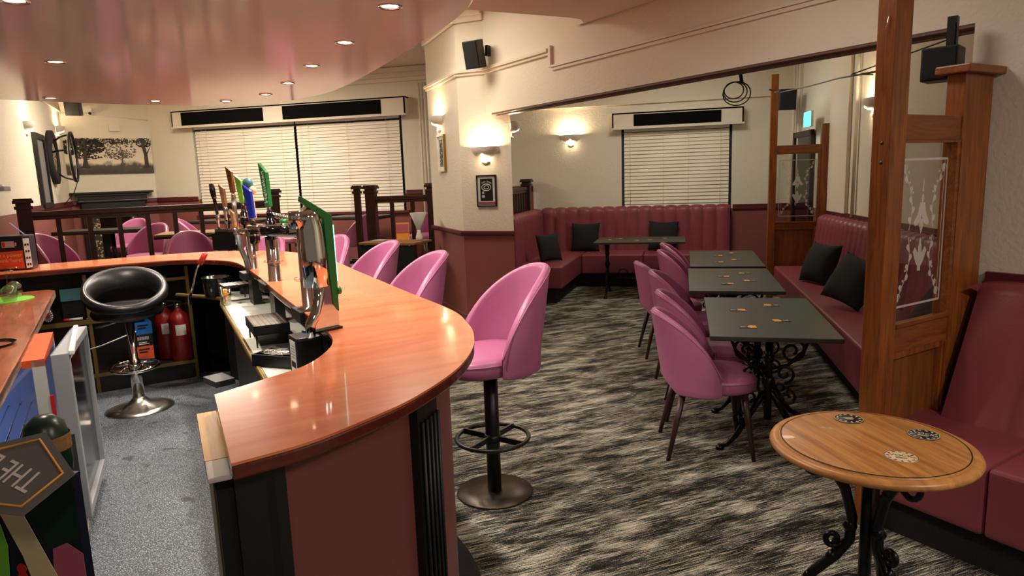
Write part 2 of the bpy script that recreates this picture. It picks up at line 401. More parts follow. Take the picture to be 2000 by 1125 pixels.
# raised platform
plat = [(-7.1, 4.95), (-6.3, 5.42), (-3.96, 8.12), (-3.25, 8.22), (-2.95, 8.05), (-2.28, 8.05), (-2.28, 10.35), (-9.1, 10.35), (-10.0, 9.3)]
struct(MB().prism(plat, 0.0, PZ).build('floor_platform', 'carpet'))
# ceilings
slab = [(-0.86, 5.80), (-0.79, 5.70), (-0.79, 5.58), (-0.87, 5.48), (-1.48, 4.97), (-2.6, 4.05), (-5.5, 1.2), (-5.5, -4), (7, -4), (7, -1.6), (1.45, 3.65)]
struct(MB().prism(slab, LC, FH).build('ceiling_low', 'ceiling_tex'))
struct(MB().bbox(-14, 7, -4, 14, FH, FH+0.1).build('ceiling', 'ceiling_tex'))
CAN = [(-4.9, 3.25), (-4.51, 3.79), (-4.35, 4.04), (-4.18, 4.31), (-3.91, 4.62), (-3.58, 4.86), (-3.25, 4.91), (-2.92, 4.83), (-2.48, 4.58), (-2.02, 4.13), (-1.56, 3.60), (-1.22, 3.18), (-0.99, 2.89), (-0.84, 2.68), (-0.74, 2.50), (-0.65, 2.2), (-0.62, 1.8), (-0.66, 1.4), (-0.78, 1.1), (-1.0, 0.8)]
cc = cat_rom(CAN, 5)+[(-1.8, 0.1), (-2.6, -0.6), (-5.5, 0.6), (-5.6, 2.3)]
mb = MB(); n = len(cc)
# rolled lower edge then flat underside
cx0 = sum(p[0] for p in cc)/n; cy0 = sum(p[1] for p in cc)/n
def inset(d): return [(p[0]+(cx0-p[0])*d/math.hypot(p[0]-cx0, p[1]-cy0), p[1]+(cy0-p[1])*d/math.hypot(p[0]-cx0, p[1]-cy0)) for p in cc]
rings = [(0, 2.79), (0, 2.272), (0.006, 2.258), (0.02, 2.25), (0.25, 2.25), (0.5, 2.25)]
vs = []
for d, z in rings: vs += [(p[0], p[1], z) for p in inset(d)]
fs = []
for k in range(len(rings)-1):
    for i in range(n): fs.append((k*n+i, k*n+(i+1) % n, (k+1)*n+(i+1) % n, (k+1)*n+i))
fs.append(tuple((len(rings)-1)*n+i for i in range(n)))
mb.add(vs, fs)
struct(mb.build('ceiling_canopy', 'canopy'))

def frame_rz(p0, p1): return math.atan2(p1[1]-p0[1], p1[0]-p0[0])
class Wall:
    """wall seen from its -y side, x runs p0 -> p1 (left to right as seen from the room)"""
    def __init__(s, p0, p1):
        s.p0, s.p1 = p0, p1; s.rz = frame_rz(p0, p1); s.L = math.hypot(p1[0]-p0[0], p1[1]-p0[1])
        s.M = Matrix.Translation((p0[0], p0[1], 0)) @ Matrix.Rotation(s.rz, 4, 'Z')
    def pt(s, x, y=0, z=0): return tuple(s.M @ Vector((x, y, z)))
    def slab(s, name, z0, z1, zd=None, th=0.15, x0=0, x1=None, mats=('paint', 'rose')):
        mb = MB(); mb.T = s.M; x1 = s.L if x1 is None else x1
        if zd is None: mb.bbox(x0, x1, 0, th, z0, z1)
        else:
            mb.bbox(x0, x1, 0, th, zd, z1); mb.cur = 1; mb.bbox(x0, x1, 0, th, z0, zd)
        return struct(mb.build(name, list(mats)))
    def bar(s, name, x0, x1, z, h, d, mat, steps=2):
        mb = MB(); mb.T = s.M
        for k in range(steps):
            mb.bbox(x0, x1, -d*(1-0.45*k/steps), 0, z-h/2+h*k/steps, z-h/2+h*(k+1)/steps)
        return struct(mb.build(name, mat, bevel=0.003))

# back wall with two window openings
WB = Wall((-9.12, 10.35), (2.4, 10.35))
def wb(x): return x+9.12
mb = MB(); mb.T = WB.M
wins = [(-8.24, -4.36, 1.13, 2.64), (-0.90, 0.66, 0.95, 2.24)]
ZD = 1.42
def wallpiece(x0, x1, z0, z1, zd):
    if z1 <= zd: mb.cur = 1; mb.bbox(wb(x0), wb(x1), 0, .3, z0, z1)
    elif z0 >= zd: mb.cur = 0; mb.bbox(wb(x0), wb(x1), 0, .3, z0, z1)
    else:
        mb.cur = 1; mb.bbox(wb(x0), wb(x1), 0, .3, z0, zd); mb.cur = 0; mb.bbox(wb(x0), wb(x1), 0, .3, zd, z1)
wallpiece(-9.12, -8.24, 0, FH, 1.40); wallpiece(-4.36, -2.25, 0, FH, 1.40)
wallpiece(-8.24, -4.36, 0, 1.13, 1.13); wallpiece(-8.24, -4.36, 2.64, FH, 1.4)
wallpiece(-2.25, -0.90, 0, FH, 1.05); wallpiece(-0.90, 0.66, 0, 0.95, 1.05); wallpiece(-0.90, 0.66, 2.24, FH, 1.05); wallpiece(0.66, 2.4, 0, FH, 1.05)
struct(mb.build('wall_back', ['paint', 'rose']))
WB.bar('trim_1', wb(-9.12), wb(-8.26), 1.42, 0.07, 0.03, 'maroon')
WB.bar('trim_2', wb(-4.34), wb(-2.25), 1.42, 0.07, 0.03, 'maroon')
WB.bar('trim_3', wb(0.68), wb(2.0), 1.07, 0.07, 0.03, 'maroon')
WB.bar('trim_4', wb(-2.25), wb(2.4), 2.60, 0.03, 0.04, 'paint_smooth')
WB.bar('trim_5', wb(-8.3), wb(-4.3), 1.11, 0.04, 0.06, 'maroon')
mb = MB(); mb.T = WB.M
for z, d in ((3.14, 0.05), (3.20, 0.10), (3.27, 0.16)): mb.bbox(0, 11.5, -d, 0, z, z+0.075)
struct(mb.build('trim_6', 'paint_smooth', bevel=0.01))
# fireplace wall, left wall
WF = Wall((-10.0, 9.3), (-9.12, 10.35))
WF.slab('wall_fireplace', 0, FH, 1.40); WF.bar('trim_7', 0, WF.L, 1.42, 0.07, 0.03, 'maroon')
WL = Wall((-4.3, 2.6), (-9.96, 9.36))
WL.slab('wall_left', 0, FH, 1.40, x0=3.2); WL.bar('trim_8', 4.6, WL.L, 1.42, 0.07, 0.03, 'maroon')
WL.bar('trim_9', 2.0, WL.L, 2.92, 0.03, 0.03, 'paint_smooth')
# pillar
PC = (-2.277, 6.92)
pil = [PC, (-1.70, 6.818), (-1.85, 7.30), (-2.10, 7.75), (-2.45, 8.05), (-2.98, 7.90)]
mb = MB(); mb.prism(pil, 1.03, FH); mb.cur = 1; mb.prism(pil, 0, 1.03)
struct(mb.build('wall_pillar', ['paint', 'rose']))
WP = Wall(PC, (-1.70, 6.818)); WPL = Wall((-2.98, 7.90), PC)
def around(name, h, d, z, mat, extra=0):
    mb = MB()
    for w in (WPL, WP):
        mb.T = w.M; e0 = 0 if w is WPL else -d*0.45; e1 = w.L+(d*0.45 if w is WPL else 0.01)
        mb.bbox(e0, e1, -d, 0, z-h/2, z+h/2); mb.bbox(e0, e1, -d*0.55, 0, z-h/2-h*0.35, z-h/2)
    return struct(mb.build(name, mat, bevel=0.003))
around('trim_10', 0.035, 0.035, 1.04, 'maroon'); around('trim_11', 0.14, 0.025, 0.075, 'rose_smooth')
mb = MB(); mb.T = WPL.M; mb.bbox(0, WPL.L+.02, -0.045, 0, 2.67, 2.70); mb.bbox(0, WPL.L+.02, -0.025, 0, 2.645, 2.67)
mb.T = WP.M; mb.bbox(-.02, .33, -0.045, 0, 2.67, 2.70); mb.bbox(-.02, .33, -0.025, 0, 2.645, 2.67)
struct(mb.build('trim_12', 'paint_smooth', bevel=0.004))
mb = MB()
for w, a, b_ in ((WPL, 0, WPL.L+.05), (WP, -.05, .33)):
    mb.T = w.M
    for z, d in ((3.16, 0.04), (3.21, 0.08), (3.27, 0.13)): mb.bbox(a, b_, -d, 0, z, z+0.07)
struct(mb.build('trim_13', 'paint_smooth', bevel=0.01))
# beam over the lounge opening
WBm = Wall((-1.96, 6.86), (1.40, 3.70))
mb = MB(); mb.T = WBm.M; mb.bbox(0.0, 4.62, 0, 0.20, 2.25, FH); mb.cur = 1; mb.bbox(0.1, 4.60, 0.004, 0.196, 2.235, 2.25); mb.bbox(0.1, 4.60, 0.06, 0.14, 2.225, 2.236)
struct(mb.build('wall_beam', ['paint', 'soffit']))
mb = MB(); mb.T = WBm.M
mb.bbox(0, 1.13, -0.045, 0, 2.67, 2.70); mb.bbox(0, 1.13, -0.025, 0, 2.645, 2.67)
mb.bbox(1.13, 1.165, -0.03, 0, 2.54, 2.72)
mb.bbox(1.165, 4.6, -0.03, 0, 2.535, 2.555); mb.bbox(1.165, 4.6, -0.018, 0, 2.51, 2.535)
struct(mb.build('trim_14', 'paint_smooth', bevel=0.004))
# near right wall running on from the beam
WR = Wall((1.40, 3.70), (3.6, 1.63))
mb = MB(); mb.T = WBm.M; mb.bbox(4.50, 4.62, 0.0, 0.20, 0, 2.25)
struct(mb.build('wall_jamb', 'paint'))
WR.slab('wall_right_near', 0, LC, 1.04); WR.bar('trim_15', 0.02, WR.L, 1.06, 0.06, 0.03, 'maroon')
# right wall of the lounge bay
WY = Wall((1.42, 10.35), (2.05, 4.3))
WY.slab('wall_right', 0, FH, 1.04); WY.bar('trim_16', 0.02, WY.L, 1.07, 0.07, 0.03, 'maroon')
mb = MB(); mb.T = WY.M
for z, d in ((2.98, 0.05), (3.06, 0.10), (3.16, 0.16)): mb.bbox(0, WY.L, -d, 0, z, z+0.08)
mb.bbox(1.9, 2.5, -0.04, 0, 1.1, 3.0)
struct(mb.build('trim_17', 'paint_smooth', bevel=0.01))
# walls that close the room outside the frame
struct(MB().box((-7.3, 0.5, 1.7), (0.15, 8, 3.4)).build('wall_bar_back', 'paint'))
struct(MB().box((4.2, -0.5, 1.7), (0.15, 5.5, 3.4)).build('wall_side', 'paint'))
struct(MB().box((2.5, 10.0, 1.7), (0.1, 9, 3.4)).build('wall_far_right', 'paint'))

# ------------------------------------------------------------------ windows, blinds, pelmets
def window(nm, x0, x1, z0, z1, mull):
    mb = MB(); mb.T = WB.M; a, b_ = wb(x0), wb(x1)
    w = bpy.data.objects.new(nm, None); C.objects.link(w); w['kind'] = 'structure'
    mb.bbox(a-.001, a+.05, .06, .14, z0, z1); mb.bbox(b_-.05, b_, .06, .14, z0, z1); mb.bbox(a, b_, .06, .14, z0, z0+.05); mb.bbox(a, b_, .06, .14, z1-.05, z1)
    for x in mull: mb.bbox(wb(x)-.03, wb(x)+.03, .06, .14, z0, z1)
    mb.build('window_frame', 'darkgrey', w)
    mb = MB(); mb.T = WB.M; mb.bbox(a+.02, b_-.02, .10, .105, z0+.02, z1-.02); mb.build('window_pane', 'pane', w)
    mb = MB(); mb.T = WB.M; mb.bbox(a, b_, .26, .29, z0, z1); mb.build('night_board', 'black', w)
    return w
window('window_1', -8.24, -4.36, 1.13, 2.64, (-6.25, -5.3, -7.2)); window('window_2', -0.90, 0.66, 0.95, 2.24, (-0.1,))
def blind(label, x0, x1, z0, z1, y, step=0.052, cords=(0.2, 0.8), group='venetian blinds', d=.025):
    t = thing('venetian_blind', label, 'blind', (x0, 10.35+y, z0), 0, group)
    mb = MB(); w = x1-x0; nn = int((z1-z0-.04)/step)
    for k in range(nn):
        z = .02+k*step+random.uniform(-.0012, .0012); mb.box((w/2, 0, z+.02), (w, .004, step*1.07), rx=rad(-17))
    mb.build('slats', 'blind', t)
    MB().bbox(0, w, -.028, .02, z1-z0-.04, z1-z0).build('head_rail', 'white', t)
    MB().bbox(0, w, -.022, .02, -.02, .012).build('bottom_rail', 'white', t)
    for c_ in cords:
        MB().tube([(w*c_, -.024, 0), (w*c_, -.024, z1-z0)], .0022, 5).build('ladder_cord', 'cream', t)
    MB().tube([(.09, -.03, z1-z0), (.09, -.03, (z1-z0)*.45)], .002, 5).build('pull_cord', 'cream', t)
    return t
blind('wide closed cream venetian blind on the far wall, left of its dark gap', -8.19, -6.28, 1.14, 2.63, 0.0, cords=(.12, .5, .88))
blind('wide closed cream venetian blind on the far wall, right of its dark gap', -6.23, -4.40, 1.14, 2.63, 0.0, cords=(.12, .5, .88))
blind('closed cream venetian blind behind the lounge corner banquette', -0.86, 0.62, 0.97, 2.23, 0.0, cords=(.06, .38, .62, .92))
def pelmet(label, x0, x1, z0, z1, d, panels):
    t = thing('window_pelmet', label, 'pelmet', (x0, 10.35, z0), 0, 'painted pelmets with black vents')
    w = x1-x0; h = z1-z0
    mb = MB(); mb.bbox(0, w, -d, -d+.02, 0, h); mb.bbox(0, w, -d, -.002, h-.02, h); mb.bbox(0, .02, -d, -.002, 0, h); mb.bbox(w-.02, w, -d, -.002, 0, h); mb.bbox(-.01, w+.01, -d-.012, -d, -.005, .02)
    mb.build('box', 'paint_smooth', t)
    for (a, b_) in panels: MB().bbox(a-x0, b_-x0, -d-.006, -d-.0005, .035, h-.03).build('black_panel', 'matteblack', t)
pelmet('long cream pelmet box with two black panels above the far blinds', -8.5, -4.22, 2.62, 2.90, .17, ((-8.30, -6.72), (-6.36, -4.62)))
pelmet('short cream pelmet box with one black panel above the lounge blind', -1.02, 0.80, 2.23, 2.46, .14, ((-0.71, 0.50),))
# vertical pipes
def pipe(label, pts, r=0.018, mat='paint_smooth', name='wall_pipe', cat='pipe', group='painted wall pipes'):
    return tag(MB().tube(pts, r, 8).build(name, mat), label, cat, group)
pipe('cream vertical pipe in the far room, left of the pair beside the pelmet', [(-4.02, 10.30, 0.36), (-4.02, 10.30, 3.1)])
pipe('cream vertical pipe in the far room, right of the pair beside the pelmet', [(-3.92, 10.30, 0.36), (-3.92, 10.30, 3.1)], .025)

# ------------------------------------------------------------------ wall lights
def sconce(label, w, x, z, power=9, first=[None], r=.155):
    loc = w.pt(x, 0, z)
    light('sconce_lamp', 'POINT', w.pt(x, -.075, z+.035), power*1.6, WARM, size=0.035)
    light('sconce_lamp_low', 'POINT', w.pt(x, -.05, z-.072), power*0.08, WARM, size=0.012)
    if first[0] is None:
        t = thing('wall_sconce', label, 'wall light', loc, w.rz, 'plaster uplighters')
        prof = []
        for k in range(11):
            a = k/10*rad(74); prof.append((r*math.cos(a)**.75 if k else r, -.105*math.sin(a)/math.sin(rad(78))))
        prof2 = [(max(.001, p[0]-.012), p[1]+.004) for p in prof[::-1]]
        MB().lathe(prof+prof2, (0, -.002, .06), 28, PI, 2*PI, 1, .72).build('bowl', 'plaster', t)
        MB().lathe([(.001, -.035), (.02, -.03), (.045, -.006), (.045, 0), (.001, 0)], (0, -.002, -.085), 18, PI, 2*PI, 1, .72).build('cup', 'plaster', t)
        MB().bbox(-.012, .012, -.02, -.001, -.10, 0.0).build('bracket', 'plaster', t)
        MB().lathe([(0, -.03), (.018, -.025), (.022, 0), (.015, .02), (0, .024)], (0, -.075, .0), 12).build('bulb', 'bulb', t)
        first[0] = t
    else: dup(first[0], loc, w.rz, label)
sconce('white bowl wall light on the front of the pillar, above the small black framed print', WP, .30, 1.86, 7)
sconce('white bowl wall light on the side of the pillar, above the small white framed picture', WPL, .48, 2.25, 7)
sconce('white bowl wall light on the lounge wall left of the blind', WB, wb(-1.65), 2.13, 9)
sconce('white bowl wall light on the left wall by the tall dark frame', WL, 5.68, 2.43, 9)
sconce('white bowl wall light in the far left corner behind the dartboard ring', WL, 8.30, 2.58, 7)
sconce('white bowl wall light on the right wall beyond the glazed partition', WY, 3.12, 2.16, 6)
sconce('white bowl wall light just peeping out past the right edge of the pillar', Wall((-1.70, 6.818), (-1.85, 7.30)), .12, 2.10, 5)

# ------------------------------------------------------------------ downlights in the canopy
dl = None
DLAB = ['nearest of the five along the curved edge', 'second along the curved edge, above the long counter', 'third along the curved edge', 'fourth along the curved edge', 'fifth along the curved edge, over the far bend', 'beside the middle of the far edge', 'left of centre on the far edge', 'at the far left above the dartboard', 'alone in the middle, glaring bright', 'cut by the top left picture corner']
for k, (x, y) in enumerate([(-1.05, 2.45), (-1.51, 2.98), (-1.97, 3.48), (-2.44, 4.0), (-2.88, 4.42), (-3.34, 4.60), (-3.74, 4.34), (-4.17, 3.87), (-2.99, 2.83), (-2.15, 1.91)]):
    lab = 'recessed downlight in the pink canopy, '+DLAB[k]
    if dl is None:
        dl = thing('recessed_downlight', lab, 'ceiling light', (x, y, 2.25), 0, 'downlights in the bar canopy')
        MB().lathe([(.030, .004), (.032, -.004), (.044, -.006), (.047, .0), (.03, .004)], (0, 0, 0), 28).build('rim', 'chrome', dl)
        MB().lathe([(0, -.0015), (.031, -.0015)], (0, 0, 0), 24).build('lens', 'bulb', dl)
    else: dup(dl, (x, y, 2.25), 0, lab)
    light('downlight', 'SPOT', (x, y, 2.235), 42 if k != 8 else 50, (1.0, 0.88, 0.76), (0, 0, 0), 0.03, rad(125), 0.7)

# ------------------------------------------------------------------ bar counter
bar = thing('bar_counter', 'long curved bar counter with glossy orange-brown wooden top and rose panelled front', 'bar counter', (0, 0, 0))
TZ = 1.10
top = outc+innc[::-1]
mb = MB(); mb.prism(top, TZ-.006, TZ); mb.build('countertop', 'bartop', bar)
mb = MB(); mb.prism(top, TZ-.036, TZ-.0065); mb.build('counter_edge', 'baredge', bar, bevel=0.005)
def strip(P, d0, d1, z0, z1, i0=0, i1=None):
    Q = P[i0:i1]; a = offset(Q, d0); b_ = offset(Q, d1)
    return MB().prism(a+b_[::-1], z0, z1)
fo = offset(outc, 0.17)
sel = [i for i, p in enumerate(outc)]
strip(outc, .09, .12, 0.0, TZ-.037, 2).build('front_panel', 'rose_smooth', bar)
strip(outc, .1205, .14, 0.0, TZ-.037, 4).build('back_lining', 'matteblack', bar)
strip(outc, -.02, .09, 0.0, .07, 14).build('kick_plinth', 'skirt', bar, bevel=.02)
def pilaster(i0, i1, fl=5):
    mb = strip(outc, .065, .091, .0, TZ-.037, i0, i1)
    P = offset(outc, .060)[i0:i1]
    L = len(P)
    for k in range(fl):
        f = (k+.6)/fl*(L-1); j = int(f); f -= j; j2 = min(j+1, L-1)
        x = P[j][0]*(1-f)+P[j2][0]*f; y = P[j][1]*(1-f)+P[j2][1]*f
        if i0 > 5: mb.tube([(x, y+.002, .14), (x, y+.002, .98)], .0055, 8)
    mb.build('pilaster', 'black', bar)
PIL = [(1, 6), (21, 25), (49, 51), (58, 60), (66, 69)]
for a, b_ in PIL: pilaster(a, b_)
# end of the bar : pale ledge, black end block, dark staff side
e0 = Vector((-0.80, 1.02, 0)); e1 = Vector((-1.15, 1.42, 0)); ed = (e1-e0).normalized(); en = Vector((ed.y, -ed.x, 0)) * -1
def quad(a0, a1, n0, n1):
    return [tuple((e0+ed*a+en*n)[:2]) for a, n in ((a0, n0), (a1, n0), (a1, n1), (a0, n1))]
MB().prism(quad(.20, .54, .0, .045), TZ-.075, TZ-.045).build('end_ledge', 'yellowply', bar)
MB().prism(quad(.10, .20, .0, .045), TZ-.056, TZ-.045).build('white_end_block', 'white', bar, bevel=.004)
MB().prism(quad(.16, .52, -.035, .035), 0.0, TZ-.080).build('end_panel', 'edgebrass', bar)
MB().prism(quad(.12, .16, -.08, .032), 0.0, TZ-.080).build('end_post', 'black', bar)
# staff side shelving under the far arm, dark
iu = U; A0 = Vector((-4.26, 3.62, 0)); A1 = Vector((-3.66, 4.22, 0))
def arm(a, b_):  # a along the arm towards the right, b_ in under the counter
    return tuple((A0+iu*a+V*b_)[:2])
def armbox(a0, a1, b0, b1, z0, z1): return MB().prism([arm(a0, b0), arm(a1, b0), arm(a1, b1), arm(a0, b1)], z0, z1)
armbox(-1.0, .95, .30, .32, BZ, 1.04).build('shelf_back', 'black', bar)
armbox(-1.0, .66, .02, .30, .70, .72).build('upper_shelf', 'umber', bar)
armbox(-1.0, .40, .012, .02, .69, .722).build('shelf_nosing', 'edgebrass', bar)
armbox(.30, .95, .04, .30, .94, .955).build('top_shelf', 'umber', bar)
armbox(.30, .95, .03, .04, .94, .962).build('shelf_nosing', 'edgebrass', bar)
armbox(-1.0, .95, .02, .30, .30, .32).build('lower_shelf', 'umber', bar)
armbox(-.2, .95, .01, .02, .30, .325).build('shelf_nosing', 'edgebrass', bar)
for a in (.28, .93): armbox(a, a+.022, .02, .30, BZ, 1.04).build('upright', 'edgebrass', bar)
armbox(-1.0, .95, .03, .05, BZ, .30).build('kick_board', 'black', bar)
# staff side of the long arm : dark back, stainless worktop
mb = strip(outc, .45, .47, BZ, .84, 40, 78); mb.build('inner_panel', 'black', bar)
wk = [(-2.86, 3.70), (-1.40, 2.06), (-1.22, 1.86), (-1.02, 1.98), (-1.25, 2.35), (-2.5, 3.80), (-2.98, 4.22), (-3.18, 4.12), (-3.16, 3.99), (-3.02, 3.92)]
MB().prism([(p[0], p[1]) for p in wk], .855, .875).build('steel_worktop', 'steelwhite', bar)
mb = MB(); mb.tube([(-3.50, 4.05, .866), (-3.2, 3.985, .866), (-3.02, 3.91, .866), (-2.88, 3.72, .866), (-1.41, 2.055, .866)], .014, 6); mb.build('brass_edging', 'edgebrass', bar)
MB().prism([(-1.42, 2.10), (-2.80, 3.70), (-2.76, 3.74), (-1.38, 2.14)], BZ, .855).build('cupboard_front', 'black', bar)

# back counter, with appliances under it
bc = thing('back_counter', 'brown wooden back counter top behind the bar, at the left edge', 'counter', (0, 0, 0))
bcp = [(-4.02, 3.56), (-4.10, 3.58), (-5.6, 2.1), (-5.6, -1.0), (-3.2, -1.0), (-1.45, 0.94), (-1.50, 0.99)]
MB().prism(bcp, .945, .98).build('top', 'backtop', bc, bevel=.004)
MB().prism([(-4.02, 3.56), (-1.50, .99), (-1.505, .985), (-4.03, 3.552)], .938, .976).build('worn_edge', 'backedge', bc)
MB().prism([(-4.08, 3.42), (-4.16, 3.50), (-4.40, 3.26), (-4.32, 3.18)], BZ, .944).build('end_support', 'darkwood', bc)
MB().prism([(-4.6, 2.4), (-2.2, -.1), (-2.3, -.2), (-4.7, 2.3)], BZ, .944).build('rear_board', 'black', bc)

# glass door bottle fridge
fr = thing('bottle_fridge', 'grey glass-door bottle fridge with red top, lit blue inside, under the back counter', 'fridge', (-2.50, 2.19, BZ), rad(-45-180))
# local x runs along -u..., use world-aligned prisms instead
fr.rotation_euler = (0, 0, 0); fr.location = (0, 0, 0)
def F(a, b_):   # a along v (away), b_ towards the wall (-u)
    p = Vector((-2.45, 2.19, 0))+V*a-U*b_; return (p.x, p.y)
def FD(a, b_):
    p = F(a, b_); return (p[0]+.7071*a*.09, p[1]+.7071*a*.09)
def fbox(a0, a1, b0, b1, z0, z1): return MB().prism([F(a0, b0), F(a1, b0), F(a1, b1), F(a0, b1)], z0, z1)
mb = fbox(.0, .62, .085, .55, .24, .27); mb.prism([F(0.0, .085), F(.02, .085), F(.02, .13), F(0.0, .13)], .24, .95); mb.prism([F(.60, .085), F(.62, .085), F(.62, .55), F(.60, .55)], .24, .95); mb.prism([F(0, .53), F(.62, .53), F(.62, .55), F(0, .55)], .24, .95)
mb.build('cabinet', 'whitegrey', fr)
fbox(.0, .62, .085, .55, .925, .955).build('red_top', 'boxorange', fr)
fbox(.03, .59, .50, .515, .28, .92).build('lit_liner', 'fridgeglow', fr)
mb = MB()
for z in (.45, .63):
    for k in range(9): b_ = .12+k*.045; mb.tube([(*F(.02, b_), z), (*F(.60, b_), z)], .003, 5)
mb.build('wire_shelf', 'chrome', fr)
mb = MB()
for (a0, a1, z0, z1) in ((0, .03, .24, .965), (.60, .62, .24, .965), (.03, .60, .24, .28), (.03, .60, .93, .965)): mb.prism([FD(a0, .0), FD(a1, .0), FD(a1, .065), FD(a0, .065)], z0, z1)
door = mb.build('door', 'doorshade', fr, bevel=.004)
MB().prism([FD(.03, .02), FD(.60, .02), FD(.60, .025), FD(.03, .025)], .28, .93).build('door_glass', 'blackgloss', door)
mb = MB(); mb.prism([F(-.003, .02), F(-.0005, .02), F(-.0005, .055), F(-.003, .055)], .44, .62); mb.build('recessed_handle', 'darkgrey', door)
fbox(-.006, 0, .07, .084, .28, .80).build('door_gasket', 'red', fr)
fbox(.0, .62, -.02, .0, .955, .975).build('white_cap', 'white', fr, bevel=.004)
fbox(.0, .10, .02, .15, BZ, .24).build('foot', 'cream', fr); fbox(.52, .62, .02, .15, BZ, .24).build('foot', 'cream', fr)
p_ = F(.30, .30)
simple_bowl = tag(MB().lathe([(0, 0), (.06, 0), (.10, .035), (.104, .035), (.06, .006), (0, .006)], (p_[0], p_[1], .956), 28).build('black_bowl', 'blackgloss'), 'black shallow bowl on the red top of the bottle fridge', 'bowl')
# nearer appliance with sliding rails
bcool = thing('bottle_cooler', 'dark open-topped bottle cooler with grey metal rails in the lower left', 'cooler', (0, 0, 0))
fbox(-1.1, -.03, .33, .60, BZ, .86).build('body', 'black', bcool)
fbox(-1.1, -.03, .30, .34, .86, .885).build('front_rail', 'dullchrome', bcool); fbox(-1.1, -.03, .37, .395, .87, .90).build('middle_rail', 'dullchrome', bcool)
fbox(-.9, -.32, .41, .58, .875, .885).build('sliding_lid', 'darkgrey', bcool); fbox(-.30, -.04, .41, .58, .87, .89).build('sliding_lid', 'grey', bcool)
MB().prism([F(-.62, .325), F(-.57, .325), F(-.57, .33), F(-.62, .33)], .40, .66).build('green_flash', 'teal', bcool)
mb = MB(); mb.T = Matrix.Translation((*F(-.36, .28), .83)); mb.lathe([(0, .03), (.03, .025), (.038, -.01), (.03, -.05), (0, -.055)], (0, 0, 0), 7); mb.build('rag', 'whitegrey', bcool)

# bar towels, tag sign in the left foreground
sg = thing('display_sign', 'printed cardboard display with green, blue and red artwork in the lower left corner', 'sign', (-1.40, .90, BZ))
sg.location = (-1.12, .97, 0); sg.rotation_euler = (0, 0, rad(6))
# local x to the left is negative; the board faces -y
MB().bbox(-.62, 0, 0, .02, .30, 1.09).build('board', 'navy', sg)
def flat(pts, name, mat, y=-.0015, parent=None):
    mb = MB(); n = len(pts)
    vs = [(p[0], y, p[1]) for p in pts]+[(p[0], y+.001, p[1]) for p in pts]
    mb.add(vs, [tuple(range(n)), tuple(range(2*n-1, n-1, -1))]+[(i, (i+1) % n, n+(i+1) % n, n+i) for i in range(n)])
    return mb.build(name, mat, parent)
flat([(-.13, .30), (0, .30), (0, .93), (-.06, .97)], 'pink_patch', 'pinkboard', -.001, sg)
flat([(-.17, 1.09), (-.0, 1.09), (-.0, .965), (-.07, .935), (-.10, 1.0)], 'green_patch', 'bottlegreen', -.002, sg)
flat([(-.20, 1.09), (-.15, 1.09), (-.09, .95), (-.06, .88), (-.10, .80), (-.13, .92)], 'white_curve', 'cream', -.003, sg)
flat([(-.26, 1.08), (-.19, 1.09), (-.16, .94), (-.17, .84), (-.24, .80), (-.28, .95)], 'lime_patch', 'brightgreen', -.0035, sg)
flat([(-.40, .90), (-.27, .95), (-.24, .80), (-.3, .5), (-.5, .5)], 'blue_patch', 'blue', -.0025, sg)
flat([(-.50, 1.09), (-.33, 1.09), (-.28, .95), (-.34, .88), (-.5, .9)], 'brown_patch', 'umber', -.003, sg)
for k in range(14):
    a = random.uniform(-.24, -.12); z = random.uniform(.78, .90)
    c_ = [(a+.011*math.cos(t*PI/4), z+.011*math.sin(t*PI/4)) for t in range(8)]
    flat(c_, 'berry', 'red' if k % 3 else 'green', -.0045-.0002*k, sg)
# rounded bottle necks behind the tag
bt = thing('wrapped_bottle', 'dark green and tan rounded bottle behind the grey hanging tag', 'bottle', (-1.42, 1.18, .98), 0)
MB().lathe([(0, 0), (.045, 0), (.047, .02), (.047, .08), (.04, .115), (.02, .135), (0, .138)], (0, 0, 0), 24).build('body', 'bottlegreen', bt)
MB().lathe([(.0482, .055), (.0484, .06), (.0484, .085), (.0478, .09)], (0, 0, 0), 24).build('band', 'tanwood', bt)
tg = thing('hanging_tag', 'grey card tag with gold border reading THE, upside down, lower left corner', 'tag', (-1.115, .865, 1.144), 0)
# plane of the tag : tilted card lying over the display
ex = Vector((-.052, -.123, -.053)).normalized(); a_ = Vector((-1.118+.992, .831-.869, 1.111-1.145)).normalized()
XA = Vector((-.115, .0, .025)).normalized()
cor = [(-1.216, .919, 1.164), (-1.129, .944, 1.180), (-.992, .869, 1.145), (-1.029, .800, 1.102), (-1.118, .800, 1.104), (-1.25, .86, 1.13)]
ctr = Vector((-1.115, .865, 1.144)); nrm = (Vector(cor[2])-Vector(cor[0])).cross(Vector(cor[3])-Vector(cor[0])).normalized()
if nrm.z < 0: nrm = -nrm
lx = (Vector((-1.216, .892, 1.164))-Vector((-1.0, .845, 1.130))); lx = (lx-nrm*lx.dot(nrm)).normalized(); ly = nrm.cross(lx)
TM = Matrix((( lx.x, ly.x, nrm.x), (lx.y, ly.y, nrm.y), (lx.z, ly.z, nrm.z)))
tg.rotation_euler = TM.to_euler()
def loc2(p): d = Vector(p)-ctr; return (d.dot(lx), d.dot(ly))
P2 = [loc2(p) for p in cor]
MB().prism(P2, -.0012, 0).build('card', 'grey', tg)
inner = [(p[0]*.80, p[1]*.80) for p in P2]
MB().tube([(p[0], p[1], .0008) for p in inner], .0022, 5, closed=True).build('gold_border', 'amber', tg)
text('lettering', 'THE D', .056, 'white', tg, (.018, .002, .0006), (0, 0, 0), .0003)

# ------------------------------------------------------------------ bar clutter
def simple(name, mb, mat, label, cat, group=None, bevel=0): return tag(mb.build(name, mat, None, bevel), label, cat, group)
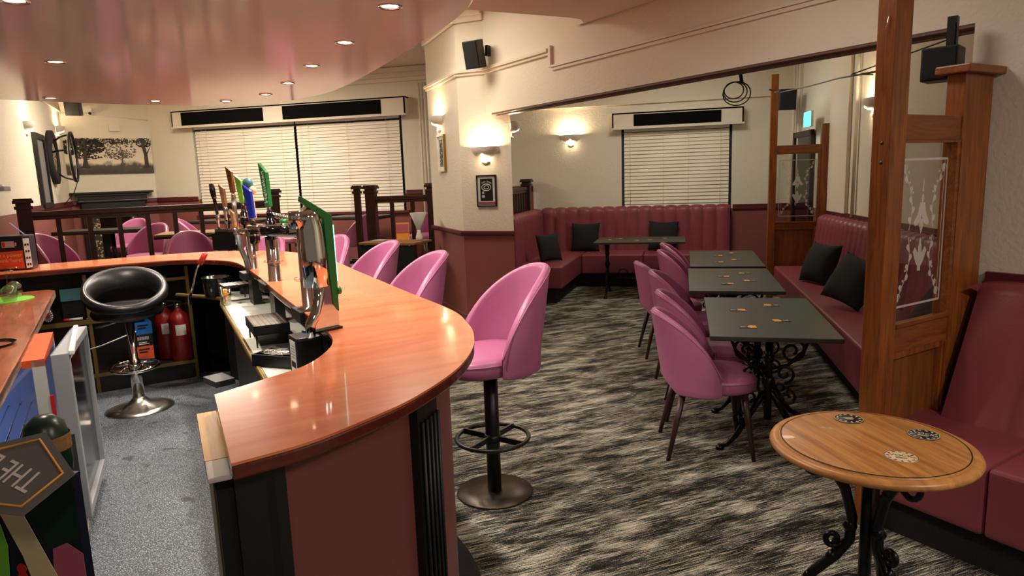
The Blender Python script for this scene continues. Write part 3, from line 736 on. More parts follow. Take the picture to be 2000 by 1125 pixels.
# phone power bank kiosk
kz = thing('charging_kiosk', 'navy and orange power bank rental box on the far left end of the counter', 'charging box', (-4.48, 3.62, TZ), rad(22))
ks = [(-.36, .0), (.13, .0), (.16, .03), (.13, .16), (-.36, .16)]
MB().prism(ks, .002, .235).build('body', 'navy', kz, bevel=.008)
flat([(-.36, .012), (.125, .012), (.125, .135), (-.02, .128), (-.14, .112), (-.36, .125)], 'orange_front', 'boxorange', -.003, kz)
text('lettering', 'Low on\nbattery?', .036, 'white', kz, (-.055, -.004, .172), (PI/2, 0, 0), .0005, 'RIGHT')
text('lettering', 'Grab a power\nbank here!', .036, 'cream', kz, (.118, -.0045, .088), (PI/2, 0, 0), .0005, 'RIGHT')
flat([(.0, .158), (.078, .158), (.078, .20), (.0, .20)], 'battery_symbol', 'whitegrey', -.003, kz); flat([(.082, .168), (.092, .168), (.092, .19), (.082, .19)], 'battery_tip', 'whitegrey', -.003, kz); flat([(.004, .162), (.020, .162), (.020, .196), (.004, .196)], 'battery_level', 'red', -.004, kz)
mb = MB(); mb.T = Matrix.Translation((.146, .012, .115)) @ Matrix.Rotation(rad(48), 4, 'Z')
mb.bbox(-.018, .018, -.004, .0, -.10, .10); mb.build('slot_panel', 'whitegrey', kz)
mb = MB(); mb.T = Matrix.Translation((.146, .012, .115)) @ Matrix.Rotation(rad(48), 4, 'Z')
for k in range(4): mb.bbox(-.012, -.003, -.006, -.004, -.085+k*.045, -.07+k*.045); mb.bbox(.003, .012, -.006, -.004, -.085+k*.045, -.07+k*.045)
mb.build('slots', 'black', kz)
mb = MB(); mb.T = Matrix.Translation((.075, .09, .27)) @ Matrix.Rotation(rad(30), 4, 'Z') @ Matrix.Rotation(rad(-40), 4, 'Y')
mb.bbox(-.006, .0, -.05, .05, -.06, .07); mb.build('screen_flap', 'whitegrey', kz); mb2 = MB(); mb2.T = mb.T; mb2.bbox(.0, .002, -.035, .035, -.035, .055); mb2.build('screen', 'screen', kz)
# upturned wine glasses on green mat
simple('bar_mat', MB().prism([(-3.99+.15*math.cos(t*PI/10), 3.19+.15*math.sin(t*PI/10)) for t in range(20)], .981, .985), 'brightgreen', 'round bright green mat under the upturned glasses on the back counter', 'mat')
WG = None
for k, (x, y, lab) in enumerate([(-3.89, 3.14, 'upturned stemmed wine glass in front on the green mat'), (-4.03, 3.29, 'upturned stemmed wine glass at the back of the green mat'), (-4.02, 3.13, 'upturned stemmed wine glass at the left edge of the frame, leftmost on the green mat')]):
    if WG is None:
        WG = thing('wine_glass', lab, 'glass', (x, y, .9852), 0, 'upturned wine glasses')
        prof = [(.030, 0), (.040, .02), (.046, .045), (.040, .075), (.022, .092), (.006, .10)]
        MB().lathe(prof+[(p[0]-.0015, p[1]) for p in prof[::-1] if p[0] > .007]+[(.030, 0)], (0, 0, 0), 24).build('bowl', 'glass', WG)
        MB().lathe([(.006, .10), (.004, .12), (.004, .165), (.008, .176)], (0, 0, 0), 12).build('stem', 'glass', WG)
        MB().lathe([(.008, .176), (.038, .181), (.038, .183), (0, .184)], (0, 0, 0), 24).build('foot', 'glass', WG)
    else: dup(WG, (x, y, .9852), k, lab)
# back bar shelf peeping in at the left edge
t = thing('glass_shelf', 'grey shelf end with a wire loop on top at the left edge of the frame', 'shelf', (-2.90, 2.36, 1.63), rad(40))
MB().bbox(-.6, .045, -.10, .03, .0, .022).build('board', 'grey', t, bevel=.003); MB().tube([(-.05, -.08, .024), (.0, -.085, .034), (.03, -.05, .026), (-.02, -.02, .03)], .003, 6).build('wire_loop', 'chrome', t)
t = thing('gold_frame', 'gilt edge of a back-bar frame at the far left of the picture', 'frame', (-2.98, 2.31, 1.32), rad(40))
MB().bbox(-.5, -.004, -.012, .012, 0, .24).build('panel', 'amber', t); MB().bbox(-.014, .006, -.016, .016, -.01, .26).build('gilt_edge', 'brass', t)

# tap towers
def tap(parent, x, y, z, h, mat, kind='blade', lean=(-.02, 0), rz=0, adapt=True, w=.05, txt=None):
    """one tap on a tower: black adaptor with handle above and nozzle below, all parts of the tower"""
    if adapt:
        MB().lathe([(0, -.09), (.010, -.09), (.013, -.05), (.024, -.045), (.026, .0), (.022, .004), (.022, .03), (.016, .034), (.014, .06), (.009, .075), (0, .078)], (x, y, z), 16).build('tap', 'blackgloss', parent)
        MB().lathe([(.0262, -.004), (.0275, 0), (.0262, .004)], (x, y, z), 16).build('tap_ring', 'chrome', parent)
        MB().lathe([(0, 0), (.009, 0), (.007, .03), (0, .03)], (x, y, z+.07), 10).build('handle_collar', 'chrome', parent)
    else:
        MB().lathe([(0, -.06), (.008, -.06), (.008, -.01), (.014, 0), (.014, .03), (.008, .05), (0, .05)], (x, y, z), 14).build('tap', 'chrome', parent)
    zb = z+(.09 if adapt else .045)
    mb = MB(); mb.T = Matrix.Translation((x, y, zb)) @ Matrix.Rotation(rz, 4, 'Z') @ Matrix.Rotation(rad(-7), 4, 'Y')
    if kind == 'blade':
        pts = [(-w*.36, 0), (w*.36, 0), (w*.5, h*.75), (-w*.5, h)]
        n = 4; vs = [(p[0], -.009, p[1]) for p in pts]+[(p[0], .009, p[1]) for p in pts]
        mb.add(vs, [(0, 1, 2, 3), (7, 6, 5, 4)]+[(i, (i+1) % n, n+(i+1) % n, n+i) for i in range(n)])
        hd = mb.build('handle', mat, parent, bevel=.004)
    else:
        mb.lathe([(0, 0), (.010, 0), (.011, h*.5), (.016, h*.62), (.018, h*.8), (.014, h), (0, h)], (0, 0, 0), 14)
        hd = mb.build('handle', mat, parent)
    if txt:
        o = text('lettering', txt, w*.70, 'white', parent, (0, 0, 0), (0, 0, 0), .0004)
        o.matrix_local = mb.T @ Matrix.Translation((.004, -.0105, h*.44)) @ Matrix.Rotation(PI/2, 4, 'X') @ Matrix.Rotation(PI/2, 4, 'Z')
    return hd
def tower(label, x, y, h, rc, box_h=.20, boxw=.15):
    t = thing('beer_tower', label, 'beer tap', (x, y, .876), 0)
    MB().box((0, 0, box_h-.022), (boxw, boxw, .045), rad(45)).build('base_block', 'black', t, bevel=.004)
    MB().box((0.0, 0.0, (box_h-.045)/2), (boxw*.35, boxw*.8, box_h-.045), rad(45)).build('base_leg', 'black', t)
    MB().lathe([(0, 0), (rc*1.45, 0), (rc*1.45, .006), (rc, .012), (rc, h), (rc*.8, h+rc*.5), (0, h+rc*.6)], (0, 0, box_h), 32).build('column', 'chrome', t)
    MB().lathe([(rc, -.006), (rc*1.45, -.006), (rc*1.5, 0), (rc*1.45, .006), (rc, .006)], (0, 0, box_h+h*.38), 32).build('ring', 'glass', t)
    return t
# tower nearest but one, fat chrome with T bar
t1 = tower('fat chrome beer tower with horizontal tap arm, second nearest on the counter', -1.51, 2.53, .33, .048, .225, .16)
mb = MB(); mb.tube([(.0, .0, .545), (-.07, .0, .552), (-.14, -.005, .553), (-.20, -.01, .553)], .034, 20, taper=lambda s: 1.1-.35*s); mb.build('arm', 'chrome', t1)
mb = MB(); mb.tube([(-.075, -.03, .555), (-.19, -.035, .555)], .019, 16); mb.build('tap_body', 'blackgloss', t1)
mb = MB()
for k in range(14):
    a = k/13; mb.tube([(-.20+.22*a, .03, .565+.045*(1-a)), (-.195+.22*a, .035, .590+.040*(1-a))], .012*(1-.3*a), 8)
mb.build('scroll', 'chrome', t1)
mb = MB(); mb.lathe([(.040, 0), (.042, .012), (.034, .014), (.034, 0)], (-.08, .0, .585), 20); mb.build('green_badge', 'green', t1)
tap(t1, -.185, .02, .56, .19, 'green', w=.05, rz=rad(-28), txt='Heineken')
# second tower
t2 = tower('chrome beer tower with the plain blue handle', -2.17, 3.26, .30, .034, .215, .15)
mb = MB(); mb.tube([(0, 0, .50), (-.06, .0, .512), (-.13, .0, .512)], .022, 14); mb.build('arm', 'chrome', t2)
tap(t2, -.105, .0, .475, .19, 'blue', w=.055, rz=rad(-12))
tap(t2, -.14, .06, .47, .18, 'cream', w=.05, rz=rad(-15))
mb = MB(); mb.T = Matrix.Translation((-.06, .075, .60))
for (a, z, r_) in ((0, .16, .030), (.026, .13, .022), (-.018, .10, .02), (.012, .07, .024), (-.012, .03, .022), (.02, .0, .018)): pass
bub = [('teal', 0, .17, .028), ('boxorange', -.016, .115, .019), ('cream', .026, .13, .022), ('amber', .01, .075, .02), ('brightgreen', -.016, .075, .017), ('boxorange', -.006, .035, .022), ('pinkboard', .0, .0, .018)]
for m_, a, z, r_ in bub: MB().lathe([(r_*math.sin(k*PI/8), -r_*math.cos(k*PI/8)) for k in range(9)], (-.145+a, .045, .585+z), 14).build('bubble', m_, t2)
# third group, hand pulls and thin taps at the bend
t3 = tower('far chrome beer tower at the bend with brown, tan and black handles', -2.64, 3.74, .26, .03, .205, .15)
mb = MB(); mb.tube([(.04, .02, .46), (-.22, -.03, .465)], .018, 14)
for (x_, y_, z_) in ((-.15, -.01, .575), (-.20, -.025, .525)): mb.tube([(x_, y_, .46), (x_, y_, z_-.05)], .011, 10); mb.build('arm', 'chrome', t3)
tap(t3, -.105, .02, .655, .17, 'browntap', w=.048, rz=rad(-15), adapt=False)
MB().lathe([(0, .46), (.014, .46), (.016, .52), (.013, .60), (.016, .66), (0, .66)], (-.105, .02, 0), 12).build('tap_stem', 'dullchrome', t3)
tap(t3, -.15, -.01, .575, .14, 'tanwood', w=.042, rz=rad(-15), adapt=False)
tap(t3, -.20, -.025, .525, .19, 'blackgloss', 'club', adapt=False)
MB().lathe([(.0115, 0), (.0125, .003), (.0115, .008)], (-.208, -.025, .525+.045+.10), 12).build('handle_band', 'brass', t3)
tap(t3, -.05, .03, .545, .18, 'brightgreen', w=.05, rz=rad(-10))
tap(t3, -.08, -.03, .44, .12, 'tanwood', w=.03, rz=rad(-10), adapt=False)
MB().box((-.16, -.02, .40), (.16, .05, .11), rad(12)).build('black_housing', 'blackgloss', t3, bevel=.006)
mb = MB(); mb.tube([(-.05, -.05, .44), (-.04, -.05, .36), (.0, -.06, .28), (.02, -.07, .20)], .022, 10, flat=.5); mb.build('black_stand', 'darkgrey', t3)
# nearest slab tower with green lit edge
t4 = thing('slab_beer_tower', 'tall mirror-finished beer tower with green blade edge and lit rim, nearest the camera', 'beer tap', (-1.25, 2.18, TZ+.001), rad(-28))
def plate4(pts, x0, x1, name, mat, bev=0):
    """outline in local y, z extruded along x"""
    n = len(pts); mb = MB(); vs = [(x0, p[0], p[1]) for p in pts]+[(x1, p[0], p[1]) for p in pts]
    mb.add(vs, [tuple(range(n)), tuple(range(2*n-1, n-1, -1))]+[(i, (i+1) % n, n+(i+1) % n, n+i) for i in range(n)]); return mb.build(name, mat, t4, bev)
plate4([(-.085, .008), (.020, .008), (.018, .24), (-.075, .24)], .036, .042, 'mirror_plate', 'chrome', .001)
mb = MB(); mb.tube([(.02, -.045, .16), (.02, -.047, .26), (.018, -.05, .36), (.015, -.055, .40), (.01, -.075, .425)], .046, 32, taper=lambda s_: 1.0-.22*s_); mb.build('body', 'chrome', t4)
mb = MB(); mb.tube([(.03, -.05, .20), (.04, -.055, .12), (.05, -.075, .07), (.055, -.105, .035), (.055, -.108, -.01)], .019, 20, taper=lambda s_: 1.25-.4*s_); mb.build('spout', 'chrome', t4)
MB().lathe([(0, 0), (.027, 0), (.027, .055), (.022, .062), (0, .062)], (.005, -.095, .365), 24).build('top_cap', 'chrome', t4)
plate4([(.020, .06), (.022, .20), (.020, .405), (-.095, .476), (-.100, .460), (-.014, .392), (-.010, .25), (-.002, .09)], .030, .048, 'green_blade', 'green', .003)
MB().bbox(.036, .044, .0205, .0255, .17, .37).build('lit_rim', 'led', t4)
mb = MB(); mb.tube([(.040, .018, .135), (.040, .032, .135)], .015, 16); mb.build('side_knob', 'green', t4)
MB().bbox(.0, .06, -.11, .022, -.0005, .008).build('foot_plate', 'blackgloss', t4, bevel=.002)
# black font box under it with white label
t = thing('font_box', 'black cooler housing with white barcode label below the nearest tower', 'housing', (-1.36, 2.20, .876), rad(-42))
MB().bbox(-.06, .055, -.05, .05, 0, .19).build('housing', 'black', t, bevel=.012)
MB().bbox(-.025, .040, -.0525, -.0505, .03, .175).build('label', 'white', t)
mb = MB()
for k in range(16): mb.bbox(-.018+k*.0032, -.018+k*.0032+(.001 if k % 3 else .002), -.0532, -.0526, .075, .098)
for k in range(5): mb.bbox(-.012, .03, -.0532, -.0526, .112+k*.011, .1135+k*.011)
mb.build('print', 'darkgrey', t)
# drip trays
def tray(label, x, y, z, w, d, rz, h=.03, legs=0.0, pattern=True):
    t = thing('drip_tray', label, 'drip tray', (x, y, z), rz, 'black drip trays')
    mb = MB(); mb.bbox(-w/2, w/2, -d/2, d/2, 0, .006)
    for a in (-1, 1): mb.bbox(a*w/2-.005*(a > 0), a*w/2+.005*(a < 0), -d/2, d/2, 0, h); mb.bbox(-w/2, w/2, a*d/2-.005*(a > 0), a*d/2+.005*(a < 0), 0, h)
    mb.build('tray', 'black', t)
    if pattern:
        mb = MB()
        for r_ in (.2, .4, .62, .82): mb.tube([(w*.47*r_*math.cos(k*PI/12), d*.47*r_*math.sin(k*PI/12), h+.002) for k in range(24)], .0014, 4, closed=True)
        for k in range(6): a = k*PI/6; mb.tube([(-w*.46*math.cos(a), -d*.46*math.sin(a), h+.002), (w*.46*math.cos(a), d*.46*math.sin(a), h+.002)], .0014, 4)
        mb.build('grille', 'dullchrome', t)
    else:
        mb = MB()
        for k in range(7): mb.bbox(-w*.46, w*.46, -d*.44+k*d*.14, -d*.44+k*d*.14+.004, h, h+.003)
        mb.bbox(-w*.49, w*.49, -d*.49, d*.49, h-.006, h)
        mb.build('grille', 'dullchrome', t)
    if legs:
        mb = MB()
        for a in (-1, 1):
            for b_ in (-1, 1): mb.tube([(a*w*.42, b_*d*.42, -legs), (a*w*.42, b_*d*.42, 0)], .004, 6)
        mb.build('legs', 'black', t)
    return t
tray('low black drip tray with round wire grille, nearest the camera', -1.63, 2.44, .877, .20, .12, rad(-6), .05)
tray('larger raised black drip tray with glossy slotted top in front of the fat tower', -1.93, 2.80, .94, .30, .16, rad(-48), .045, .06, False)
tray('small raised grey slotted drip tray by the ice bucket', -2.86, 3.84, .965, .16, .17, rad(-42), .02, .088, False)
simple('sink_tray', MB().prism([(-2.10, 2.92), (-1.72, 2.48), (-1.58, 2.56), (-1.92, 2.98)], .876, .888), 'darkgrey', 'recessed black plastic tray under the raised drip trays', 'tray')
t = thing('paper_cup_glass', 'clear glass full of bottle tops standing on the steel worktop', 'glass', (-2.80, 3.66, .876), 0)
MB().lathe([(0, .0), (.028, 0), (.036, .115), (.034, .115), (.026, .004), (0, .004)], (0, 0, 0), 20).build('tumbler', 'glass', t)
mb = MB()
for k in range(40):
    a = random.uniform(0, 2*PI); r_ = random.uniform(0, .02); mb.box((r_*math.cos(a), r_*math.sin(a), .012+k*.0022), (.014, .014, .004), random.uniform(0, 3), random.uniform(0, 3))
mb.build('bottle_tops', 'amber', t)
# scoop with orange handle
t = thing('ice_scoop', 'metal scoop with orange-red grip leaning upright by the bend of the bar', 'scoop', (-3.02, 3.66, .876), rad(20))
mb = MB(); mb.tube([(-.02, 0, .08), (.0, 0, .16), (.02, 0, .22), (.05, 0, .27)], .009, 10, flat=.6); mb.build('shaft', 'dullchrome', t)
mb = MB(); mb.tube([(-.045, 0, .0), (-.04, 0, .05), (-.02, 0, .10), (.0, 0, .15)], .022, 12, taper=lambda s: .35+1.0*math.sin(PI*min(1, s+.15))*.8, flat=.35); mb.build('blade', 'chrome', t)
mb = MB(); mb.tube([(.045, 0, .262), (.07, 0, .30), (.085, 0, .325)], .017, 10); mb.build('grip', 'red', t)
simple('ice_bucket', MB().lathe([(0, 0), (.085, 0), (.095, .12), (.10, .13), (.085, .13), (.078, .01), (0, .01)], (-3.12, 4.0, .876), 28), 'blackgloss', 'black round bucket on the worktop at the bend of the bar', 'bucket')
simple('plate', MB().lathe([(0, 0), (.07, 0), (.10, .012), (.10, .016), (.07, .005), (0, .005)], (-2.93, 4.10, .955), 28, sx=1.3), 'blackgloss', 'black oval dish beside the far taps', 'dish')
simple('dish_stand', MB().box((-2.93, 4.10, .915), (.10, .10, .078)), 'black', 'black block under the oval dish', 'block')

# shelf contents (under the far arm)
def onarm(a, b_, z): p = arm(a, b_); return (p[0], p[1], z)
ARZ = rad(45)
t = thing('sauce_bottle', 'small bottle with red cap and red-white-blue sunburst label on the under-counter shelf', 'bottle', onarm(.05, .08, .723), ARZ)
MB().lathe([(0, 0), (.035, 0), (.037, .09), (.028, .115), (0, .118)], (0, 0, 0), 20).build('body', 'navy', t)
MB().lathe([(0, .0), (.026, 0), (.026, .04), (0, .042)], (0, 0, .115), 16).build('cap', 'red', t)
mb = MB()
for k in range(16):
    a = k*PI/8; mb.box((math.cos(a)*.020, -.038, .055+math.sin(a)*.028), (.004, .002, .022), 0, 0, 0) if False else mb.add([(math.cos(a)*.012, -.0385, .055+math.sin(a)*.014), (math.cos(a+.12)*.030, -.036, .055+math.sin(a+.12)*.046), (math.cos(a-.12)*.030, -.036, .055+math.sin(a-.12)*.046)], [(0, 1, 2)])
mb.build('rays', 'white', t); MB().lathe([(0, 0), (.013, 0)], (0, 0, 0), 12).build('label_disc', 'red', t).matrix_local = Matrix.Translation((0, -.0392, .055)) @ Matrix.Rotation(PI/2, 4, 'X')
t = thing('folded_card', 'teal folded card with a white wine glass symbol on the under-counter shelf', 'card', onarm(.20, .10, .86), ARZ)
MB().box((0, 0, .04), (.135, .006, .085), 0, rad(-10)).build('card', 'teal', t)
mb = MB(); mb.T = Matrix.Rotation(rad(-10), 4, 'X'); mb.tube([(-.005, -.006, .075), (-.005, -.006, .025)], .0015, 5); mb.bbox(-.018, .008, -.0066, -.0056, .018, .022); mb.tube([(-.022, -.006, .075), (-.018, -.006, .052), (.006, -.006, .052), (.010, -.006, .075)], .0013, 5); mb.build('glass_symbol', 'white', t)
MB().box((.0, .06, -.07), (.13, .09, .13)).build('black_box', 'black', t)
t = thing('marker_pen', 'white marker pen with red cap on the under-counter shelf', 'pen', onarm(.17, .05, .732), ARZ)
MB().tube([(0, 0, 0), (.08, -.008, 0)], .009, 10).build('barrel', 'white', t); MB().tube([(-.035, .0035, 0), (-.001, 0, 0)], .0095, 10).build('cap', 'red', t)
simple('paper_sheet', MB().prism([arm(.27, .05), arm(.46, .05), arm(.46, .25), arm(.36, .22)], .723, .726), 'white', 'white paper sheet on the shelf behind the black stool seat', 'paper')
mb = MB()
for k in range(3): mb.box(onarm(.30+k*.012, .12+.01*k, .82), (.01, .09, .17-.03*k), ARZ, rad(4*k))
simple('folded_cloth', mb, 'white', 'stack of white folded cards standing on the under-counter shelf', 'cards')
mb = MB(); mb.lathe([(0, -.03), (.03, -.02), (.04, .0), (.03, .03), (0, .04)], onarm(.40, .15, .755), 9); simple('crumpled_paper', mb, 'white', 'crumpled white paper on the under-counter shelf', 'paper')
mb = MB()
for k in range(14): mb.box(onarm(.40+k*.017, .10, .965), (.010, .10, .012), ARZ)
simple('white_rack', mb, 'white', 'white ribbed drying rack on the top shelf under the far arm', 'rack')
t = thing('yellow_tag', 'yellow plastic tag hanging from the top shelf edge', 'tag', onarm(.78, .025, .90), ARZ)
MB().box((0, 0, .01), (.035, .004, .06)).build('tag', 'yellow', t); MB().box((.0, 0, -.04), (.022, .01, .035)).build('black_clip', 'black', t)
mb = MB()
for k in range(5): mb.box(onarm(.62+.04*k, .12+.02*(k % 2), .965), (.035, .06, .012), random.random())
simple('yellow_packets', mb, 'amber', 'loose yellow packets on the top shelf under the far arm', 'packets')
# stack of boxes on the lower shelf
for k, (m_, h, lab) in enumerate([('boxorange', .10, 'orange snack box, lowest but one of the stack on the lower shelf'), ('black', .085, 'black box with white barcode, in the middle of the stack on the lower shelf'), ('boxblue', .09, 'bright blue box on top of the stack on the lower shelf')]):
    z = .375+[0, .102, .189][k]
    t = thing('snack_box', lab, 'box', onarm(.61, .10, z), ARZ+rad(3*k))
    MB().bbox(-.055, .055, -.07, .07, 0, h).build('carton', m_, t)
    mb = MB()
    if m_ == 'black':
        for q in range(14): mb.bbox(-.045+q*.0055, -.045+q*.0055+(.002 if q % 3 else .0035), -.0712, -.0702, .045, .07)
    for q in range(2): mb.bbox(-.04, .03-.015*q, -.0712, -.0702, h-.03-.02*q if m_ != 'black' else .012+.012*q, h-.018-.02*q if m_ != 'black' else .018+.012*q)
    mb.build('print', 'white' if m_ == 'black' else 'navy', t)
simple('dark_box', MB().box(onarm(.61, .10, .348), (.12, .14, .05), ARZ), 'blackgloss', 'black printed box at the bottom of the stack on the lower shelf', 'box')
def extinguisher(lab, a, b_, z, s=1.0):
    t = thing('fire_extinguisher', lab, 'fire extinguisher', onarm(a, b_, z), ARZ, 'red fire extinguishers'); 
    MB().lathe([(0, 0), (.068, 0), (.075, .01), (.075, .30), (.062, .35), (.03, .38), (.022, .39), (.022, .40), (0, .40)], (0, 0, 0), 28).build('cylinder', 'darkred', t)
    MB().lathe([(0, 0), (.022, 0), (.022, .03), (.012, .04), (0, .04)], (0, 0, .40), 14).build('valve', 'chrome', t)
    mb = MB(); mb.box((-.02, 0, .455), (.10, .018, .012), 0, 0, rad(12)); mb.box((-.02, 0, .43), (.09, .018, .008), 0, 0, rad(-6)); mb.build('lever', 'black', t)
    mb = MB(); mb.tube([(.02, -.0, .42), (.07, -.01, .43), (.095, -.02, .36), (.09, -.03, .2), (.085, -.03, .12)], .010, 8); mb.build('hose', 'black', t)
    mb = MB(); mb.grid(lambda u, v: (.0755*math.sin(-.5+1.0*u), -.0755*math.cos(-.5+1.0*u), .20+.08*v), 8, 2); mb.build('label', 'white', t)
extinguisher('bright red fire extinguisher on the lower shelf, the one in front on the right', .86, .09, .322)
extinguisher('red fire extinguisher half hidden behind the front one, to its left', .775, .22, .322)
# red strap, cable, cardboard, stuff on dark floor
mb = MB(); mb.T = Matrix.Translation((-3.55, 3.28, BZ)); mb.tube([(-.10, .02, .21), (-.06, .02, .15), (.0, .01, .09), (.03, .0, .03), (.02, -.04, .0)], .018, 8, flat=.25)
mb.tube([(-.03, .02, .22), (-.06, .02, .16)], .016, 8, flat=.25)
simple('red_strap', mb, 'red', 'red webbing strap hanging to the floor beside the black stool', 'strap')
simple('thin_cable', MB().tube([(-3.9, 3.4, .56), (-3.75, 3.6, .60), (-3.7, 3.85, .64)], .004, 6), 'whitegrey', 'thin grey cable hanging behind the chrome stool pole', 'cable')
simple('cardboard_box', MB().box((-1.98, 2.62, .50), (.22, .20, .14), rad(40)), 'card', 'open brown cardboard box on the floor under the steel worktop', 'box')
simple('black_crate', MB().box((-1.98, 2.62, .305), (.24, .22, .24), rad(40)), 'black', 'black crate under the brown cardboard box', 'crate')
simple('grey_bracket', MB().box((-2.35, 2.95, .62), (.16, .10, .03), rad(-30)), 'darkgrey', 'grey plastic bracket under the steel worktop', 'bracket')

# ------------------------------------------------------------------ black bar stool behind the bar
t = thing('black_bar_stool', 'black padded tub stool on a chrome pole with round chrome foot, behind the bar', 'stool', (-3.50, 3.60, BZ), rad(-136))
MB().lathe([(0, 0), (.205, 0), (.207, .006), (.16, .022), (.07, .042), (.045, .07), (.036, .085), (0, .085)], (0, 0, 0), 48).build('base', 'dullchrome', t)
MB().lathe([(0, .08), (.036, .08), (.036, .33), (.025, .34), (.025, .64), (0, .64)], (0, 0, 0), 24).build('pole', 'chrome', t)
mb = MB(); mb.tube([(.14*math.cos(k*PI/18), .17*math.sin(k*PI/18)+.05, .30) for k in range(36)], .010, 10, closed=True)
for a in (-1, 1): mb.tube([(a*.02, 0, .31), (a*.09, .17, .30)], .008, 8); mb.tube([(a*.02, 0, .31), (a*.10, -.03, .30)], .008, 8)
mb.build('foot_ring', 'chrome', t)
MB().lathe([(0, .60), (.09, .60), (.20, .63), (.215, .66), (.20, .695), (.17, .712), (0, .715)], (0, 0, 0), 40, sy=.95).build('seat', 'padleather', t)
def rim(u, v):
    a = u*2*PI; q = .5-.5*math.sin(a); ph = v*2*PI
    zc = .70+.155*q; hz = .030+.045*q
    r_ = .205+.030*math.cos(ph)+.02*q*math.sin(ph)
    return (r_*math.cos(a)*1.06, r_*math.sin(a), zc+hz*math.sin(ph))
mb = MB(); mb.grid(rim, 48, 14, True, True); mb.build('padded_rim', 'padleather', t)
mb = MB(); mb.tube([(.05, -.02, .60), (.16, -.10, .56), (.20, -.13, .55)], .006, 8); mb.build('height_lever', 'dullchrome', t)

# ------------------------------------------------------------------ tub seats (bar stools and dining chairs)
def seat_shell(base, hh, a=.245, b_=.235, ang=102, tilt=.22, th=.045, cut=.07, zb=-.085, name='backrest', parent=None, mat='pinkvinyl'):
    """curved shell wrapping the seat from the rear (-y); base = seat top height"""
    A = rad(ang); nu = 61; NT = 10; NR = 7
    def prof(u):
        s = 2*u-1; k = max(0.0, 1-abs(s)**2.5)
        h = hh*k**.86
        bot = zb+cut*max(0, 1-(abs(s)/.42)**2)**1.0
        if abs(s) > .42: bot = zb
        return s, max(h, -.0), bot
    def pos(s, z, off, h):
        th_ = s*A; zz = max(0, z)
        shr = 1-.20*(zz/hh)**1.6
        x = (a+off)*math.sin(th_)*shr; y = -(b_+off)*math.cos(th_)
        y -= tilt*zz*max(0.0, math.cos(th_*.75))
        return (x, y, base+z)
    def fn(u, v):
        s, h, bot = prof(u)
        n = 2*NT+2*NR; k = int(round(v*n)) % n
        t2 = th/2*min(1, .35+.65*min(1, (1-abs(s))*9))
        if k < NT: z = bot+(h-bot)*k/NT; off = -t2
        elif k < NT+NR: f = (k-NT)/NR; z = h+t2*1.1*math.sin(PI*f); off = -t2*math.cos(PI*f)
        elif k < 2*NT+NR: z = h+(bot-h)*(k-NT-NR)/NT; off = t2
        else: f = (k-2*NT-NR)/NR; z = bot-t2*.6*math.sin(PI*f); off = t2*math.cos(PI*f)
        return pos(s, z, off, h)
    mb = MB(); mb.grid(fn, nu, 2*NT+2*NR, False, True)
    o = mb.build(name, mat, parent)
    mb = MB(); path = []
    for i in range(nu):
        s, h, bot = prof(i/(nu-1)); path.append(pos(s, h+.006, th/2+.0005, h))
    mb.tube(path, .0028, 6); mb.build('piping', mat, o)
    return o
def seat_pad(base, parent, mat='pinkvinyl', w=.225, fr=.265, rr=.21, hgt=.095):
    def out(a):
        c_, s_ = math.cos(a), math.sin(a)
        e = 2/3.2
        x = w*math.copysign(abs(c_)**e, c_); y = (fr if s_ > 0 else rr)*math.copysign(abs(s_)**e, s_)
        return x, y
    pr_ = [(0.0, .004), (.5, .006), (.8, .003), (.93, -.004), (.985, -.018), (1.0, -.034), (1.0, -.065), (.97, -.082), (.88, -hgt), (0, -hgt)]
    def fn(u, v):
        x, y = out(u*2*PI); r_, z = pr_[int(round(v*(len(pr_)-1)))]
        return (x*r_, y*r_, base+z)
    mb = MB(); mb.grid(fn, 48, len(pr_), True, False); o = mb.build('seat', mat, parent)
    mb = MB(); mb.tube([(out(k*PI/24)[0]*1.0, out(k*PI/24)[1]*1.0, base-.026) for k in range(48)], .0028, 5, closed=True); mb.build('seam_piping', mat, o)
    return o
def make_stool(label, loc, rz):
    t = thing('bar_stool', label, 'bar stool', loc, rz, 'pink tub bar stools around the bar')
    seat_pad(.765, t); seat_shell(.765, .385, parent=t)
    MB().lathe([(0, 0), (.195, 0), (.198, .004), (.195, .010), (.05, .014), (0, .014)], (0, 0, 0), 64).build('base', 'bronzebase', t)
    MB().lathe([(0, .012), (.036, .012), (.036, .66), (0, .66)], (0, 0, 0), 28).build('pole', 'blackmetal', t)
    MB().lathe([(0, 0), (.12, 0), (.14, .02), (.14, .03), (0, .03)], (0, 0, .648), 28).build('seat_plate', 'black', t)
    mb = MB(); mb.tube([(.185*math.cos(k*PI/24), .185*math.sin(k*PI/24), .30) for k in range(48)], .011, 10, closed=True)
    for k in range(2):
        a = rad(28)+k*PI/2; mb.box((0, 0, .30), (.37, .012, .028), a)
    mb.lathe([(.0365, -.02), (.042, -.02), (.042, .02), (.0365, .02)], (0, 0, .30), 24)
    mb.build('foot_ring', 'blackmetal', t)
    return t
ST = make_stool('pink tub bar stool nearest the camera, standing alone at the rounded end of the counter', (-.945, 3.19, 0), rad(132))
for (x, y, rz, lab) in [(-1.70, 3.80, 134, 'pink tub bar stool second from the camera, just left of the pillar base'), (-2.32, 4.50, 139, 'pink tub bar stool third from the camera, showing a gap under its backrest'),
                        (-2.95, 5.02, 165, 'pink tub bar stool behind the green lit blade of the nearest beer tower'), (-3.62, 5.15, 180, 'pink tub bar stool mostly hidden behind the beer taps'),
                        (-4.78, 5.80, 222, 'pink tub bar stool on the far left side of the counter, seen from the front')]:
    dup(ST, (x, y, 0), rad(rz), lab)

